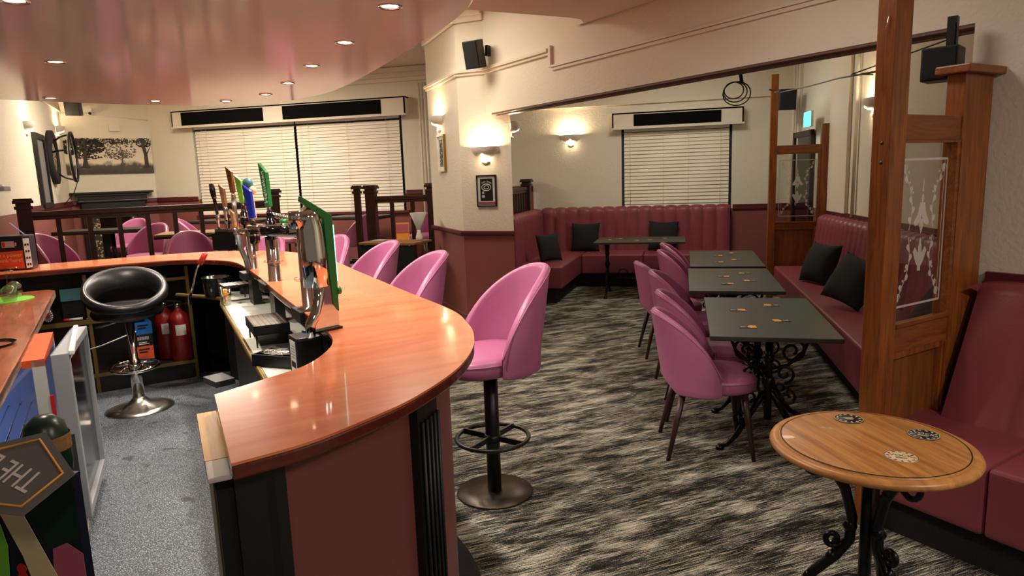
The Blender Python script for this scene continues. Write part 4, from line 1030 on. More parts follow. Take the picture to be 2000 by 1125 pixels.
def make_chair(label, loc, rz, group):
    t = thing('dining_chair', label, 'chair', loc, rz, group)
    seat_pad(.47, t, w=.235, fr=.27); seat_shell(.47, .345, a=.25, parent=t, tilt=.16, ang=100)
    for sx_ in (-1, 1):
        for yy, sp_ in ((.18, .05), (-.15, -.09)):
            MB().tube([(sx_*.16, yy, .39), (sx_*.215, yy+sp_, 0)], .021, 12, taper=lambda s: 1-.42*s).build('leg', 'walnut', t)
    return t
CG = 'pink tub chairs along the black lounge tables'
CH = make_chair('pink tub chair nearest the camera, at the front of the first black table', (.13, 3.98, 0), rad(-90+8), CG)
for (x, y, rz, lab) in [(.13, 4.58, -88, 'pink tub chair second from the camera at the nearest black table'), (.04, 5.50, -92, 'pink tub chair at the middle black table, on the side nearer the camera'),
                        (-.12, 6.12, -78, 'pink tub chair pulled out furthest to the left, at the middle black table'), (.05, 6.95, -90, 'pink tub chair at the farthest black table of the row, nearer one'), (.06, 7.62, -90, 'pink tub chair farthest from the camera in the row, close to the back banquette table')]:
    dup(CH, (x, y, 0), rad(rz), lab)
CG2 = 'pink tub chairs in the raised room'
for (x, y, rz, lab) in [(-6.45, 7.05, 185, 'pink chair seen through the long railing, in front of the one by the fireplace'), (-7.9, 8.35, 195, 'pink chair in the raised room nearest the fireplace'),
                        (-6.55, 5.95, -75, 'pink chair in the raised room at the far left beside the newel post'), (-6.9, 8.55, -60, 'pink chair in the raised room below the left end of the wide blind'),
                        (-5.85, 9.35, 180, 'pink chair in the raised room under the middle of the wide blinds'), (-4.55, 8.8, 100, 'pink chair seat in the raised room left of the double newel post'), (-3.7, 9.5, 150, 'pink chair in the raised room seen through the short railing')]:
    dup(CH, (x, y, PZ), rad(rz), lab, CG2)

# ------------------------------------------------------------------ cast iron table bases and tables
def spiral(c_, r0, r1, a0, a1, n=16):
    return [(c_[0]+(r0+(r1-r0)*k/n)*math.cos(a0+(a1-a0)*k/n), c_[1]+(r0+(r1-r0)*k/n)*math.sin(a0+(a1-a0)*k/n)) for k in range(n+1)]
def ornate_end(parent, x0, rz=0, half=.24, top=.715):
    """one cast iron end frame lying in the local plane x=x0 (y, z)"""
    mb = MB(); T0 = Matrix.Translation((x0, 0, 0))
    mb.T = T0
    mb.tube([(0, 0, .20), (0, 0, .45), (0, 0, top-.02)], .022, 8)
    mb.tube([(0, -half, top-.014), (0, half, top-.014)], .012, 6)
    for s_ in (-1, 1):
        mb.tube([(0, s_*.02, .36), (0, s_*.07, .27), (0, s_*.12, .18), (0, s_*.17, .09), (0, s_*(half-.02), .035), (0, s_*(half+.02), .018)], .018, 8, taper=lambda t_: 1.1-.3*t_)
        mb.lathe([(0, 0), (.024, 0), (.026, .014), (.014, .03), (0, .03)], (0, s_*(half+.02), 0), 12)
        for (c_, r0, r1, a0, a1) in (((s_*.12, .60), .075, .015, rad(90), rad(90)+s_*rad(-520)), ((s_*.085, .47), .055, .012, rad(-90), rad(-90)+s_*rad(470)), ((s_*.10, .33), .05, .012, rad(90), rad(90)+s_*rad(-450)), ((s_*.15, .19), .05, .012, rad(200), rad(200)+s_*rad(-430))):
            mb.tube([(0, p[0], p[1]) for p in spiral(c_, r0, r1, a0, a1, 18)], .0085, 6)
        mb.tube([(0, s_*.02, .50), (0, s_*.10, .52), (0, s_*.18, .60), (0, s_*.22, .70)], .010, 6)
    mb.lathe([(0, -.05), (.03, -.03), (.038, 0), (.03, .03), (0, .05)], (0, 0, .42), 12); mb.lathe([(0, -.03), (.028, -.02), (.03, .02), (0, .03)], (0, 0, .56), 12)
    return mb.build('cast_end_frame', 'castiron', parent)
def coaster(x, y, rz, k, tb, z=.7405, lab=None):
    t = thing('beer_mat', lab, 'coaster', (x, y, z), rz, 'amber and black beer mats on the lounge tables')
    MB().bbox(-.047, .047, -.03, .03, 0, .0018).build('black_card', 'darkgrey', t)
    mb = MB(); mb.prism([(-.0, -.011), (.012, -.029), (.046, -.029), (.046, .029), (.012, .029), (.0, .011)], .0018, .0024); mb.build('amber_tag', 'amber', t)
    mb = MB(); mb.prism([(-.04, -.014), (-.01, -.006), (-.01, .0), (-.04, .004)], .0018, .0024); mb.build('pale_print', 'whitegrey', t)
    return t
def black_table(label, x0, x1, y0, y1, axis='y', z=.74, group='black rectangular tables in the lounge', rz=0):
    t = thing('pub_table', label, 'table', ((x0+x1)/2, (y0+y1)/2, 0), rz, group)
    w, d = x1-x0, y1-y0
    MB().bbox(-w/2, w/2, -d/2, d/2, z-.026, z).build('tabletop', 'tabletop', t, bevel=.004)
    MB().bbox(-w*.3, w*.3, -d*.3, d*.3, z-.038, z-.0265).build('frame_plate', 'black', t)
    g = bpy.data.objects.new('base', None)
    if axis == 'y':
        e = [ornate_end(t, -.0) for _ in range(0)]
        for yy in (-d*.27, d*.27):
            o = ornate_end(t, 0, half=w*.36); o.rotation_euler = (0, 0, PI/2); o.location = (0, yy, 0)
        MB().tube([(0, -d*.27, .22), (0, d*.27, .22)], .011, 8).build('stretcher', 'castiron', t)
    else:
        for xx in (-w*.38, w*.38):
            o = ornate_end(t, 0, half=d*.36); o.location = (xx, 0, 0)
        mb = MB(); mb.tube([(-w*.38, 0, .22), (w*.38, 0, .22)], .011, 8)
        for q in range(3):
            mb.tube([(-w*.2+q*w*.2+.06*math.cos(a*PI/8), 0, .29+.06*math.sin(a*PI/8)) for a in range(16)], .007, 6, closed=True)
        mb.build('stretcher', 'castiron', t)
    bpy.data.objects.remove(g)
    return t
black_table('black rectangular table nearest the camera in the lounge row, four amber beer mats on it', .14, .80, 3.68, 4.84)
black_table('black rectangular table in the middle of the lounge row', .04, .71, 5.10, 6.29)
black_table('black rectangular table farthest along the lounge row', .06, .72, 6.42, 7.67)
black_table('long black table in front of the corner banquette', -1.12, .02, 8.66, 9.40, 'x')
MATL = {0: 'nearest black table', 1: 'middle black table', 2: 'farthest table of the row', 3: 'table at the corner banquette'}
POS = ['front left', 'front right', 'back left', 'back right']
for tb, ps in enumerate([[(.35, 3.92, 3), (.55, 4.10, 188), (.33, 4.40, 0), (.55, 4.57, 176)], [(.33, 5.43, 4), (.51, 5.59, 185), (.32, 5.80, -3), (.50, 5.98, 184)], [(.32, 6.71, 2), (.50, 6.90, 186), (.34, 7.22, 3), (.51, 7.44, 184)]]):
    for k, (x, y, a) in enumerate(ps): coaster(x, y, rad(a), k, tb, lab='amber and black beer mat, %s one on the %s' % (POS[k], MATL[tb]))
for k, (x, y, n_) in enumerate([(-.97, 9.02, 'first from the left'), (-.84, 9.14, 'second from the left'), (-.60, 8.87, 'third from the left'), (-.43, 8.92, 'fourth from the left'), (-.24, 9.12, 'rightmost of the five')]):
    coaster(x, y, rad(20*k), k, 3, lab='small beer mat on the table at the corner banquette, '+n_)
# round oak table in the foreground
t = thing('round_table', 'round honey-oak pub table with ribbed rim on ornate black iron legs, lower right', 'table', (.585, 2.275, 0), rad(-40))
MB().lathe([(0, 0), (.268, 0), (.270, -.001)], (0, 0, .745), 96).build('tabletop', 'oak', t)
MB().lathe([(.2665, .0004), (.2705, .0004)], (0, 0, .745), 96).build('dark_groove', 'umber', t)
MB().lathe([(.270, -.001), (.271, -.006), (.275, -.006), (.288, -.004), (.300, -.010), (.304, -.018), (.300, -.028), (.285, -.033), (0, -.033)], (0, 0, .745), 96).build('moulded_rim', 'oakedge', t)
MB().lathe([(0, 0), (.10, 0), (.10, .012), (0, .012)], (0, 0, .699), 24).build('mounting_plate', 'castiron', t)
for k in range(3):
    a = rad(100+120*k); mb = MB(); mb.T = Matrix.Rotation(a, 4, 'Z')
    mb.tube([(.20, 0, .70), (.12, 0, .66), (.07, 0, .58), (.045, 0, .48), (.05, 0, .40), (.09, 0, .34), (.16, 0, .27), (.20, 0, .18), (.205, 0, .10), (.18, 0, .03), (.21, 0, .012)], .017, 10)
    for (c_, r0, r1, a0, a1) in (((.155, .655), .045, .012, rad(90), rad(-360)), ((.12, .13), .065, .012, rad(0), rad(520)), ((.10, .40), .03, .008, rad(200), rad(640)), ((.215, .04), .03, .01, rad(180), rad(560))):
        mb.tube([(p[0], 0, p[1]) for p in spiral(c_, r0, r1, a0, a1, 20)], .010, 7)
    for (x, z, r_) in ((.05, .45, .024), (.10, .335, .022), (.17, .255, .02), (.205, .15, .018), (.08, .60, .02)):
        mb.lathe([(0, -r_), (r_*.8, -r_*.5), (r_, 0), (r_*.6, r_*.7), (0, r_*1.3)], (x, 0, z), 10)
    mb.lathe([(0, 0), (.03, 0), (.03, .012), (0, .02)], (.21, 0, 0), 12)
    mb.build('leg', 'castiron', t)
mb = MB(); mb.tube([(.12*math.cos(k*PI/9), .12*math.sin(k*PI/9), .20) for k in range(18)], .009, 8, closed=True); mb.tube([(0, 0, .10), (0, 0, .70)], .020, 12); mb.build('centre_ring', 'castiron', t)
def round_mat(x, y, rz, base, pr1, lab, txt, tcol):
    t = thing('round_beer_mat', lab, 'coaster', (x, y, .7455), rz, 'round beer mats on the oak table')
    MB().lathe([(0, 0), (.0465, 0), (.0465, .0018), (0, .0018)], (0, 0, 0), 40).build('card', base, t)
    MB().lathe([(.044, .0018), (.0458, .0018), (.0458, .0022), (.044, .0022)], (0, 0, 0), 40).build('ring', tcol, t)
    mb = MB()
    for k in range(12):
        a = k*PI/6; mb.box((.036*math.cos(a), .036*math.sin(a), .0021), (.009, .005, .0006), a*1.7)
    mb.build('fruit_print', pr1, t)
    if txt: text('lettering', txt, .022, tcol, t, (0, .006, .0019), (0, 0, 0), .0003)
    mb = MB()
    for k in range(2 if txt else 4): mb.bbox(-.017+.002*k, .017-.003*(k % 2), -.010-.006*k+(0 if txt else .018), -.0075-.006*k+(0 if txt else .018), .0019, .0023)
    mb.build('small_print', tcol, t)
round_mat(.56, 2.47, rad(5), 'navy', 'cream', 'dark patterned round beer mat at the back left of the oak table', '', 'cream')
round_mat(.758, 2.352, rad(-28), 'navy', 'whitegrey', 'dark round beer mat with bold lettering at the right of the oak table', 'VOCK', 'cream')
round_mat(.638, 2.155, rad(-10), 'cream', 'red', 'cream round beer mat with a red print at the front of the oak table', 'VOCK', 'darkgrey')

# ------------------------------------------------------------------ banquettes
def flutes(M4, L, nfl, z0, z1, depth, lean=.05, name='fluted_back', parent=None, mat='darkvinyl', bulge=.028):
    """fluted upright back, local x 0..L, front towards -y, rear plane at y=0"""
    mb = MB(); mb.T = M4; per = L/nfl; sub = 8; nv = 12
    NX = nfl*sub+1
    def fn(u, v):
        i = int(round(u*(NX-1))); ph = (i % sub)/sub; x = i*per/sub
        b_ = bulge*math.sin(PI*ph)**.6 if i % sub else 0
        j = int(round(v*(nv+3)))
        if j <= nv:
            f = j/nv; z = z0+(z1-z0-.04)*f; y = -depth+lean*f-b_
            if f > .85: y += .0
        else:
            g = (j-nv)/3; z = z1-.04+(.04+b_*.7)*math.sin(g*PI/2); y = (-depth+lean-b_)*(1-(1-math.cos(g*PI/2)))
            if j == nv+3: y = -.002
        return (x, y, z)
    mb.grid(fn, NX, nv+4)
    s0 = [(-depth, z0), (-depth+lean, z1-.04), (-depth*.5, z1-.005), (0, z1), (0, z0)]
    for x in (0, L):
        mb.add([(x, p[0], p[1]) for p in s0], [tuple(range(len(s0)))])
    mb.add([(0, 0, z0), (L, 0, z0), (L, 0, z1), (0, 0, z1)], [(0, 1, 2, 3)])
    return mb.build(name, mat, parent)
def prism_seat(pts, z0, z1, parent, mat='darkvinyl', name='seat', bev=.025):
    return MB().prism(pts, z0, z1).build(name, mat, parent, bevel=bev, seg=4)
# corner banquette along back wall with left return
bq = thing('corner_banquette', 'dusky pink fluted corner banquette under the lounge blind', 'banquette', (0, 0, 0))
flutes(Matrix.Translation((-2.10, 10.31, 0)), 2.74, 15, .40, 1.10, .14, .05, parent=bq)
M4 = Matrix.Translation((-2.22, 8.32, 0)) @ Matrix.Rotation(rad(90), 4, 'Z')
flutes(M4, 1.98, 15, .40, 1.09, .16, .05, name='fluted_return', parent=bq)
MB().bbox(-2.215, -2.05, 8.285, 8.32, .05, 1.085).build('end_panel', 'darkvinyl', bq, bevel=.015, seg=3)
prism_seat([(-2.05, 8.30), (-1.47, 8.08+.22), (-1.42, 9.62), (-1.42, 10.22), (-2.05, 10.22)], .20, .475, bq)
prism_seat([(-1.415, 9.60), (-.55, 9.60), (-.55, 10.22), (-1.415, 10.22)], .20, .472, bq)
prism_seat([(-.545, 9.60), (.64, 9.60), (.64, 10.22), (-.545, 10.22)], .20, .472, bq)
MB().prism([(-2.16, 8.38), (-1.56, 8.38), (-1.50, 9.70), (.60, 9.70), (.60, 10.25), (-2.16, 10.25)], 0, .20).build('plinth', 'skirt', bq)
# right bay banquette
by = thing('bay_banquette', 'long dusky pink fluted banquette along the right wall of the lounge', 'banquette', (0, 0, 0))
wy0, wy1 = (1.58, 8.46), (1.925, 4.55)   # along the wall (front line of wall)
d_ = Vector((wy1[0]-wy0[0], wy1[1]-wy0[1], 0)); L_ = d_.length; rzb = math.atan2(d_.y, d_.x)
flutes(Matrix.Translation((wy0[0], wy0[1], 0)) @ Matrix.Rotation(rzb, 4, 'Z'), L_, 28, .40, 1.05, .15, .07, parent=by)
prism_seat([(1.03, 8.44), (1.10, 3.95), (1.25, 3.75), (1.80, 4.52), (1.46, 8.44)], .16, .47, by)
MB().prism([(1.12, 8.40), (1.19, 4.1), (1.75, 4.6), (1.50, 8.40)], 0, .16).build('plinth', 'skirt', by)
# near right banquette
bn = thing('wall_banquette', 'dark pink banquette against the near right wall, with wide flutes', 'banquette', (0, 0, 0))
nb = Matrix.Translation((1.40, 3.68, 0)) @ Matrix.Rotation(WR.rz, 4, 'Z')
flutes(nb @ Matrix.Translation((.02, 0, 0)), 2.2, 9, .40, 1.045, .40, .30, parent=bn, bulge=.016)
def NBp(x, y): v_ = nb @ Vector((x, y, 0)); return (v_.x, v_.y)
prism_seat([NBp(-.08, -.80), NBp(.40, -.82), NBp(.40, -.30), NBp(-.08, -.30)], .17, .455, bn)
prism_seat([NBp(.402, -.82), NBp(2.2, -.85), NBp(2.2, -.30), NBp(.402, -.30)], .17, .455, bn)
MB().prism([NBp(-.05, -.74), NBp(2.2, -.76), NBp(2.2, -.3), NBp(-.05, -.3)], 0, .17).build('plinth', 'skirt', bn)
# cushions
def cushion(label, loc, rz, lean, size=.40, plump=.07, roll=0):
    mb = MB()
    def fn(side):
        def g(u, v):
            x, z = 2*u-1, 2*v-1
            k = (max(0, 1-abs(x)**2.6)*max(0, 1-abs(z)**2.6))**.55
            pin = 1-.09*(1-abs(x)**2)*abs(z)**2; pin2 = 1-.09*(1-abs(z)**2)*abs(x)**2
            return (x*size/2*pin2, side*plump*k, z*size/2*pin+size/2)
        return g
    mb.T = Matrix.Rotation(rz, 4, 'Z') @ Matrix.Rotation(lean, 4, 'X') @ Matrix.Rotation(roll, 4, 'Y')
    mb.grid(fn(1), 18, 18); mb.grid(fn(-1), 18, 18)
    o = mb.build('cushion', 'blackfabric'); o.location = loc
    mn = min((o.matrix_basis @ v.co).z for v in o.data.vertices)
    o.location.z += loc[2]-mn
    return tag(o, label, 'cushion', 'black scatter cushions')
cushion('black square cushion on the left return of the corner banquette', (-1.70, 8.84, .476), rad(50), rad(-16), .38)
cushion('black square cushion against the back of the corner banquette, left of the table', (-1.42, 10.02, .473), rad(-3), rad(-14), .43)
cushion('black square cushion behind the long table at the corner banquette', (-.29, 10.02, .473), rad(2), rad(-14), .43, roll=rad(2))
cushion('black cushion leaning on the right bay banquette, farther one', (1.23, 7.15, .471), rad(-64), rad(-24), .42, .10)
cushion('black cushion slumped on the right bay banquette, partly behind the tall pine post', (1.22, 5.90, .471), rad(-52), rad(-30), .42, .11, roll=rad(12))
cushion('black cushion seen through the etched glass on the bay banquette', (1.60, 5.05, .471), rad(-70), rad(-40), .46, .10)

# ------------------------------------------------------------------ pine partitions with etched glass
def scroll_shapes(mb, W_, H_, y):
    """etched border, scrolls and a central leaf drawn as flat strips on the pane (x 0..W, z 0..H)"""
    def strip2(path, w):
        for i in range(len(path)-1):
            a, b_ = Vector((path[i][0], 0, path[i][1])), Vector((path[i+1][0], 0, path[i+1][1])); d = (b_-a)
            if d.length < 1e-6: continue
            n_ = Vector((-d.z, 0, d.x)).normalized()*w/2
            mb.add([(a.x+n_.x, y, a.z+n_.z), (a.x-n_.x, y, a.z-n_.z), (b_.x-n_.x, y, b_.z-n_.z), (b_.x+n_.x, y, b_.z+n_.z)], [(0, 1, 2, 3)])
    def leaf(pts): mb.add([(p[0], y, p[1]) for p in pts], [tuple(range(len(pts)))])
    m0 = W_*.08
    for m_, w in ((m0, .010), (m0+.022, .004)):
        strip2([(m_, H_*.10), (m_, H_*.90), (W_-m_, H_*.90), (W_-m_, H_*.10), (m_, H_*.10)], w)
    for s_ in (-1, 1):
        for zz in (1, -1):
            f = lambda x, z: (W_/2+s_*x*W_/2, H_/2+zz*z*H_/2)
            path = [f(.66-.16*math.sin(k/12*PI*1.1)-.22*(1-k/12), .04+.66*k/12) for k in range(13)]
            strip2(path, .0045)
            c_ = path[-1]; strip2([(c_[0]+(.022-.0012*k)*math.cos(k*.6)*1.0-s_*.0, c_[1]+(.022-.0012*k)*math.sin(k*.6)) for k in range(16)], .004)
            leaf([(c_[0]+.012*math.cos(k*PI/5), c_[1]+.018*math.sin(k*PI/5)) for k in range(10)])
            for k in (2, 4, 6, 8, 10):
                p = path[k]; q = s_*(.020 if k % 4 else -.018)
                leaf([(p[0], p[1]-.016), (p[0]+q*.7, p[1]-.012), (p[0]+q*1.2, p[1]+.002), (p[0]+q*.8, p[1]+.016), (p[0], p[1]+.010)])
                leaf([(p[0]-q*.3+.006*math.cos(a*PI/4), p[1]+.03+.006*math.sin(a*PI/4)) for a in range(8)])
    cx, cz = W_/2, H_*.60
    leaf([(cx-.002, cz+.16), (cx+.002, cz+.16), (cx+.006, cz+.10), (cx-.006, cz+.10)])
    leaf([(cx+.009*math.cos(a*PI/5), cz+.072+.022*math.sin(a*PI/5)) for a in range(10)])
    for s_ in (-1, 1):
        leaf([(cx, cz+.05), (cx+s_*.018, cz+.055), (cx+s_*.035, cz+.0), (cx+s_*.062, cz-.035), (cx+s_*.05, cz-.05), (cx+s_*.03, cz-.045), (cx+s_*.012, cz-.03), (cx, cz-.0)])
    leaf([(cx-.012, cz-.02), (cx+.012, cz-.02), (cx+.016, cz-.05), (cx, cz-.09), (cx-.016, cz-.05)])
    cz2 = H_*.36
    leaf([(cx, cz2+.09), (cx+.014, cz2+.05), (cx+.012, cz2-.06), (cx-.012, cz2-.06), (cx-.014, cz2+.05)])
    for s_ in (-1, 1): leaf([(cx+s_*.012, cz2+.02), (cx+s_*.04, cz2+.05), (cx+s_*.055, cz2+.03), (cx+s_*.03, cz2-.02), (cx+s_*.012, cz2-.04)])
def partition(label, loc, rz, W_, post, pier, postH, pierH, rail_t, glass_t, glass_b, pan_t, bot, th=.08, cap=True):
    """local x from the tall post to the pier, front is -y, z real heights"""
    t = thing('glazed_partition', label, 'partition', loc, rz, 'pine partitions with etched glass')
    MB().bbox(0, post, 0, th, 0.002, postH).build('tall_post', 'pine', t, bevel=.004)
    x1 = W_-pier
    MB().bbox(x1, W_, 0, th, bot, pierH).build('pier_post', 'pine', t, bevel=.004)
    if cap: MB().bbox(x1-.05, W_+.04, -.04, th+.03, pierH, pierH+.035).build('pier_cap', 'pinex', t, bevel=.006)
    MB().bbox(post, x1, .006, th-.006, glass_t, rail_t).build('top_rail', 'pinex', t, bevel=.003)
    MB().bbox(post, x1, .006, th-.006, pan_t, glass_b).build('middle_rail', 'pinex', t, bevel=.003)
    mb = MB(); mb.bbox(post, x1, -.006, .012, glass_b, glass_b+.018); mb.bbox(x1-.03, x1, .0, .03, glass_b, glass_t); mb.bbox(post, x1, .0, .02, glass_t-.012, glass_t); mb.build('glazing_bead', 'pinex', t, bevel=.002)
    mb = MB(); mb.bbox(post, x1, .03, th-.02, bot, pan_t); mb.build('lower_panel', 'pinepanel', t)
    mb = MB(); mb.bbox(x1-.05, x1, .0, .03, bot, pan_t); mb.bbox(x1-.035, x1-.015, -.008, .0, bot, pan_t); mb.bbox(post, x1, .01, .03, pan_t-.03, pan_t); mb.build('panel_moulding', 'pine', t, bevel=.002)
    mb = MB(); mb.bbox(post, x1, .038, .042, glass_b, glass_t); g = mb.build('glass_pane', 'pane', t)
    mb = MB(); scroll_shapes(mb, x1-post, glass_t-glass_b, 0)
    mb2 = MB(); mb2.T = Matrix.Translation((post, .036, glass_b)); mb2.add(mb.v, mb.f); e = mb2.build('etched_pattern', 'etched', g)
    return t
pt = partition('tall pine post and partition with etched glass at the right, beside the oak table', (.815, 3.125, 0), rad(45), .80, .115, .245, 2.80, 2.0, 1.815, 1.71, .905, .79, .13)
# dowels, nail on the post
mb = MB(); mb.T = Matrix.Rotation(0, 4, 'Z')
for z in (1.70, 1.62): mb.tube([(-.001, .035, z), (.002, .035, z)], .008, 10)
mb.build('dowel', 'darkwood', pt)
MB().tube([(-.004, .03, 2.20), (-.006, .045, 2.13)], .0016, 5).build('loose_nail', 'chrome', pt)
partition('farther pine partition with etched glass at the end of the bay banquette', (.955, 8.47, 0), 0, .68, .08, .13, FH-.7, 2.08, 1.855, 1.765, .965, .92, .10, cap=False)

# ------------------------------------------------------------------ speakers, camera, cables, exit sign
def speaker(label, loc, rz, tilt, s=(.17, .15, .24), br=None, mat='black'):
    t = thing('wall_speaker', label, 'speaker', loc, rz, 'black wall speakers')
    mb = MB(); mb.T = Matrix.Rotation(tilt, 4, 'X'); mb.bbox(-s[0]/2, s[0]/2, -s[1], 0, -s[2]/2, s[2]/2); mb.build('cabinet', 'darkwood' if mat == 'brown' else 'black', t, bevel=.006)
    mb = MB(); mb.T = Matrix.Rotation(tilt, 4, 'X'); mb.bbox(-s[0]/2+.008, s[0]/2-.008, -s[1]-.008, -s[1]-.0005, -s[2]/2+.008, s[2]/2-.008); mb.build('grille', 'blackfabric', t, bevel=.004)
    MB().box(br or (0, .03, 0), (.03, .06, .10)).build('bracket', 'black', t)
    return t
speaker('black speaker with brown side on the wall above the pillar picture rail', (-1.97, 6.68, 2.81), rad(-18), rad(12), (.17, .12, .26), (.07, .075, .03))
speaker('black speaker under the canopy edge at the far left corner', (-9.62, 9.35, 2.98), rad(30), rad(6), (.22, .15, .30))
speaker('black speaker behind the farther pine partition', (1.25, 9.60, 2.46), rad(10), rad(4), (.20, .14, .26), (0, .08, 0))
t = speaker('black speaker hanging from the beam beside the near right pier', (1.20, 3.75, 2.06), rad(-30), 0, (.15, .14, .15), (.03, -.06, .13)); 
MB().box((.03, -.06, .14), (.04, .04, .14)).build('drop_bracket', 'black', t)
pipe('thin dark cable sagging from the beam speaker to the pine post', [WBm.pt(4.42, .05, 2.215), WBm.pt(4.2, .0, 2.16), WBm.pt(3.9, .0, 2.10), (.92, 3.9, 2.06)], .0035, 'black', 'speaker_cable', 'cable', 'loose cables')
pipe('grey cable drooping across the lounge opening below the beam', [(.62, 5.6, 2.19), (.80, 6.6, 2.27), (.98, 8.35, 2.44), (1.05, 8.5, 2.45), (1.20, 7.6, 2.40), (1.25, 6.4, 2.33), (1.0, 4.0, 2.09)], .006, 'grey', 'speaker_cable', 'cable', 'loose cables')
mb = MB(); q = WBm.M
base = Vector(WBm.pt(2.93, .22, 2.16))
for k in range(3):
    r_ = .055+.012*k; mb.tube([tuple(base+Vector((r_*1.15*math.cos(a*PI/9)+.01*k, .01*k, -.02+r_*math.sin(a*PI/9)-.01*k))) for a in range(18)], .0045, 6, closed=True)
mb.tube([tuple(base+Vector((.04, 0, .09))), tuple(base+Vector((.05, 0, .03)))], .012, 8)
simple('coiled_cable', mb, 'black', 'coiled black cable with plug hanging below the beam', 'cable')
t = thing('security_camera', 'small white bullet security camera on the fireplace wall', 'camera', WF.pt(.52, -.02, 2.89), WF.rz+rad(-10))
mb = MB(); mb.tube([(0, -.02, 0), (-.0, -.16, -.01)], .035, 14); mb.build('housing', 'white', t); mb = MB(); mb.tube([(0, -.161, -.01), (0, -.164, -.01)], .024, 14); mb.build('lens', 'black', t); MB().box((.0, .0, .04), (.03, .03, .08)).build('mount', 'white', t)
pipe('white cable running along the fireplace wall past the camera', [WF.pt(.02, -.012, 2.88), WF.pt(.4, -.012, 2.90), WF.pt(.55, -.012, 2.86), WF.pt(1.0, -.012, 2.84), WF.pt(1.36, -.012, 2.80)], .008, 'white', 'wall_cable', 'cable', 'loose cables')
simple('junction_box', MB().box(WF.pt(.83, -.02, 2.66), (.16, .04, .11), WF.rz), 'paint_smooth', 'cream junction box on the wall above the misty tree picture', 'box', bevel=.005)
t = thing('exit_sign', 'glowing turquoise exit sign box beyond the farther partition', 'sign', WY.pt(1.42, -.12, 2.16), WY.rz)
MB().bbox(-.15, .15, -.03, .0, -.09, .09).build('sign_box', 'white', t); MB().bbox(-.14, .14, -.034, -.031, -.08, .08).build('lit_face', 'exitglow', t)
light('exit_glow', 'POINT', WY.pt(1.35, -.3, 2.16), .6, (.3, .95, 1.0), size=.06)
t = thing('dark_doorway', 'dark doorway with black frame beyond the farther partition', 'door', WY.pt(.85, -.02, 0), WY.rz)
MB().bbox(-.35, .35, -.02, .0, .0, 1.98).build('door_leaf', 'blackgloss', t); mb = MB(); mb.bbox(-.42, -.35, -.04, 0, 0, 2.05); mb.bbox(.35, .42, -.04, 0, 0, 2.05); mb.bbox(-.42, .42, -.04, 0, 1.98, 2.05); mb.build('door_frame', 'umber', t)
for k, (x, lab) in enumerate([(.55, 'left'), (.68, 'middle'), (.80, 'right')]):
    pipe('painted vertical pipe in the corner behind the farther speaker, %s of three' % lab, [WY.pt(x-.2, -.04, 1.1), WY.pt(x-.2, -.04, 2.95)], .016)
pipe('painted vertical pipe on the right wall, seen left of the tall pine post', [WY.pt(2.72, -.03, 1.08), WY.pt(2.72, -.03, 3.0)], .018)

# ------------------------------------------------------------------ pictures on the walls
def framed(label, w, x, z, W_, H_, fm, mm, fd=.02, fw=.012, name='picture_frame', cat='picture'):
    t = thing(name, label, cat, w.pt(x, 0, z), w.rz)
    mb = MB()
    for (a0, a1, c0, c1) in ((-W_/2, W_/2, H_/2-fw, H_/2), (-W_/2, W_/2, -H_/2, -H_/2+fw), (-W_/2, -W_/2+fw, -H_/2+fw, H_/2-fw), (W_/2-fw, W_/2, -H_/2+fw, H_/2-fw)): mb.bbox(a0, a1, -fd, -.001, c0, c1)
    mb.build('frame', fm, t); MB().bbox(-W_/2+fw, W_/2-fw, -fd*.5, -.001, -H_/2+fw, H_/2-fw).build('mount', mm, t)
    return t
t = framed('small black framed black and white print on the front of the pillar', WP, .295, 1.475, .225, .325, 'black', 'whitegrey')
y = -.011
flat([(-.072, -.105), (.072, -.105), (.072, .125), (-.072, .125)], 'dark_print', 'black', y, t)
mb = MB(); mb.T = Matrix.Translation((0, y-.001, .035))
mb.tube([(.052*math.cos(a*PI/12), 0, .034*math.sin(a*PI/12)) for a in range(24)], .005, 4, closed=True); mb.tube([(.028*math.cos(a*PI/9), 0, .016*math.sin(a*PI/9)) for a in range(18)], .004, 4, closed=True)
mb.build('oval_print', 'whitegrey', t)
for s_, dx, z, a in (('J', -.05, .079, 30), ('A', -.038, .085, 22), ('C', -.025, .090, 14), ('K', -.012, .093, 6), ('D', .012, .093, -6), ('A', .022, .090, -12), ('N', .033, .087, -18), ('I', .041, .083, -22), ('E', .049, .079, -28), ('L', .057, .073, -32)):
    text('lettering', s_, .021, 'whitegrey', t, (dx, y-.001, z), (PI/2, rad(-a), 0), .0004)
flat([(-.05, -.03), (-.028, -.03), (-.028, -.005), (-.05, -.01)], 'pale_patch', 'whitegrey', y-.001, t); flat([(-.054, -.07), (-.022, -.07), (-.022, -.045), (-.054, -.045)], 'pale_patch', 'whitegrey', y-.001, t)
flat([(-.095, -.145), (.095, -.145), (.095, -.112), (-.095, -.112)], 'pink_strip', 'rose', y-.0005, t)
t = framed('small white framed picture with gold side on the left face of the pillar', WPL, .55, 1.90, .26, .41, 'white', 'white', .03, .02)
MB().bbox(.1305, .134, -.03, -.001, -.205, .205).build('gilt_side', 'brass', t)
flat([(-.07, -.15), (.07, -.15), (.07, .15), (-.07, .15)], 'grey_print', 'darkgrey', -.016, t)
mb = MB(); mb.T = Matrix.Translation((0, -.0185, 0))
for k in range(26): mb.box((random.uniform(-.06, .06), 0, random.uniform(-.14, .14)), (.02, .001, .008), 0, 0, random.uniform(0, 3))
mb.build('pale_strokes', 'whitegrey', t)
framed('tall dark framed mirror or print on the left wall next to the wall light', WL, 6.34, 1.90, .70, .98, 'black', 'grey', .05, .07)
